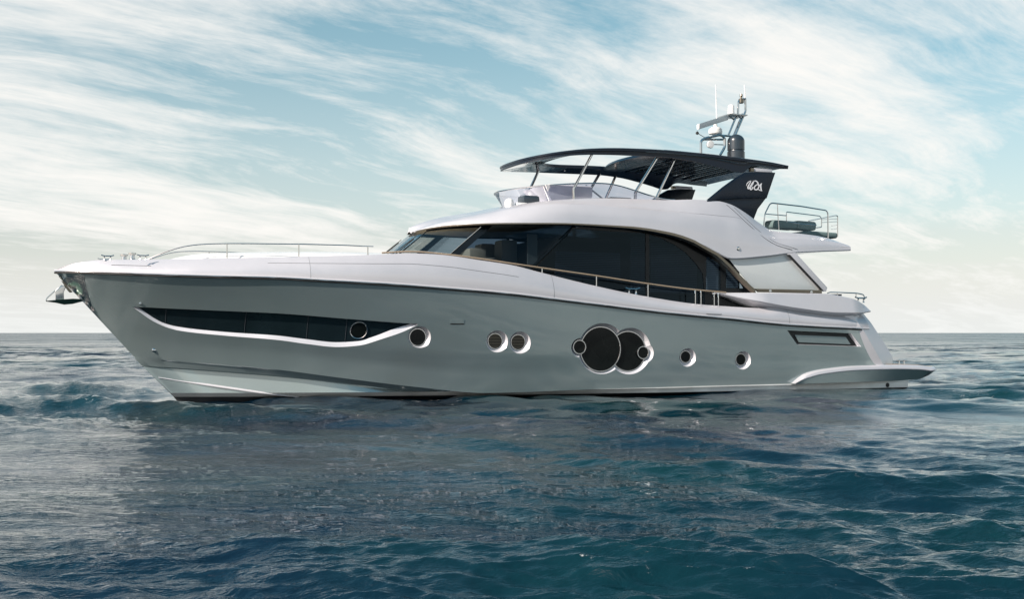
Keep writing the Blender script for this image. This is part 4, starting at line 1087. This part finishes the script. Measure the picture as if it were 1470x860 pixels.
a = M3(1016, 208); bm = bmesh.new(); lathe(bm, (a[0], a[1]+0.15, a[2]), [(0.0, -0.05), (0.11, -0.05), (0.125, 0.0), (0.11, 0.04), (0, 0.05)], 20, 't'); mobj('tv_aerial', bm, 'white')
bm = bmesh.new(); a = M3(1064, 144, TM+0.1); lathe(bm, a, [(0.05, -0.09), (0.085, -0.07), (0.085, 0.04), (0.04, 0.06), (0.035, 0.12), (0.05, 0.14), (0.04, 0.20), (0, 0.21)], 14); mobj('masthead_light', bm, 'bronze')
for x0, y0, x1, y1 in ((1029, 172, 1027.3, 121), (1070, 142, 1068.5, 121)):
    bm = bmesh.new(); tube(bm, [M3(x0, y0, TM), M3(x1, y1, TM)], [0.022, 0.012], 6); mobj('whip_aerial', bm, 'white')
bm = bmesh.new(); tube(bm, [M3(1015, 199), M3(1003, 192)], 0.010, 6); a = M3(1001, 191); lathe(bm, a, [(0.0, -0.05), (0.05, -0.02), (0.05, 0.02), (0.0, 0.07)], 10); mobj('wind_vane', bm, 'rubber')
# satellite dome
a = P(1056.5, 222, 0.55); bm = bmesh.new()
lathe(bm, (a[0], a[1], a[2]), [(0.27, -0.12), (0.27, 0.08), (0.25, 0.10), (0.245, 0.13), (0.265, 0.14), (0.265, 0.40)]+[(0.265*math.cos(x), 0.40+0.23*math.sin(x)) for x in np.linspace(0.2, 1.5, 9)], 32); link('satellite_dome', bm, 'dome')
# --- aft rail of the upper deck
ar = 2.15
def AR(x, y, t=ar): return P(x, y, t)
bm = bmesh.new(); tube(bm, bend([AR(1096.5, 324), AR(1098, 307), AR(1106, 291), AR(1150, 296), AR(1186, 302), AR(1188.5, 306), AR(1188.8, 342)], 0.10), 0.020, 8); ur = link('upper_deck_rail', bm, 'chrome')
for pts in ([AR(1116, 292.5), AR(1118, 330)], [AR(1098, 307), AR(1129, 309.5), AR(1129, 304), AR(1177, 310), AR(1179.5, 314), AR(1179.5, 326), AR(1172, 327)], [AR(1129, 309), AR(1129, 318), AR(1150, 321.5), AR(1172, 323)]):
    bm = bmesh.new(); tube(bm, bend(pts, 0.04), 0.014, 8); link('rail_bar', bm, 'chrome', ur)
fr = -1.6
bm = bmesh.new(); tube(bm, bend([P(1161, 317, 0.2), P(1200, 309.2, fr), P(1202.5, 310, fr), P(1202.5, 340, fr)], 0.06), 0.018, 8)
for y in (314, 318, 323, 328): tube(bm, [P(1194 if y > 320 else 1180, y+1.2, -0.9), P(1202.5, y, fr)], 0.012, 6)
link('stern_rail', bm, 'chrome')
# anchor: it hangs in the roller as part of the boat
anc = bpy.data.objects.new('anchor', None); COL.objects.link(anc); anc.parent = yacht
a0 = P(100, 432, 0); anc.location = V(a0)
def aobj(name, bm, mat, sm=True):
    bmesh.ops.translate(bm, verts=bm.verts, vec=-Vector(anc.location)); return link(name, bm, mat, anc, 30, sm)
bm = bmesh.new(); prism(bm, [P(x, y, 0)[::2] for x, y in [(88, 403), (92, 405), (103, 418), (104, 419.5), (100, 420), (97, 417)]], -0.10, 0.10, 0.008); aobj('shank_cheek', bm, 'bronze')
bm = bmesh.new(); prism(bm, [P(x, y, 0)[::2] for x, y in [(79, 417.5), (88, 409), (94, 411), (94, 413.5), (91.5, 420), (92, 430.5), (79.5, 430.5)]], -0.05, 0.05, 0.012); aobj('shank', bm, 'chrome')
bm = bmesh.new(); secs = []
for x, hw, yt, yb in ((66, 0.02, 432.0, 433.0), (80, 0.16, 430.8, 434.8), (92, 0.24, 430.0, 437.5), (104, 0.22, 429.2, 436.5), (120, 0.10, 429.6, 432.5)):
    c, d_ = P(x, yt, 0), P(x, yb, 0); secs.append([(c[0], -hw, c[2]), (c[0], hw, c[2]), (d_[0], 0.0, d_[2])])
loft(bm, secs, closed=True, caps=True); aobj('fluke', bm, 'anchor_green')
bm = bmesh.new(); tube(bm, [P(66, 432, 0.0), P(67.5, 428, 0), P(79.5, 417, 0)], 0.014, 6); aobj('roll_bar', bm, 'chrome')

# ------------------------------------------------------------------ loose things on the upper deck
def cushion(x0, x1, y0, y1, t, wt, label, cat='cushion', group='cushions on the upper aft deck', name='seat_cushion', sag=0.0):
    a, b_ = P(x0, y0, t), P(x1, y1, t); c = ((a[0]+b_[0])/2, t-wt/2, (a[2]+b_[2])/2)
    bm = bmesh.new(); box(bm, (0, 0, 0), (b_[0]-a[0], wt, a[2]-b_[2]), min(0.10, (a[2]-b_[2])*0.4), seg=4)
    o = link(name, bm, 'cushion', None, 60)
    wpos = yacht.matrix_basis @ Vector(V(c)); o.location = wpos; o.rotation_euler = (0, R(1.5), TH)
    o['label'] = label; o['category'] = cat; o['group'] = group
    return o
bpy.context.view_layer.update()
cushion(1110, 1146, 315.5, 329, 1.75, 0.5, 'grey green back cushion on the upper aft deck, the one nearer the arch support')
cushion(1145, 1173, 316.5, 330.5, 1.75, 0.5, 'grey green back cushion on the upper aft deck, the one nearer the stern')
cushion(1158, 1203, 331.5, 341.5, 0.3, 1.2, 'low flat grey green sun pad at the stern end of the upper deck', 'sun pad', 'cushions on the upper aft deck', 'sun_pad')
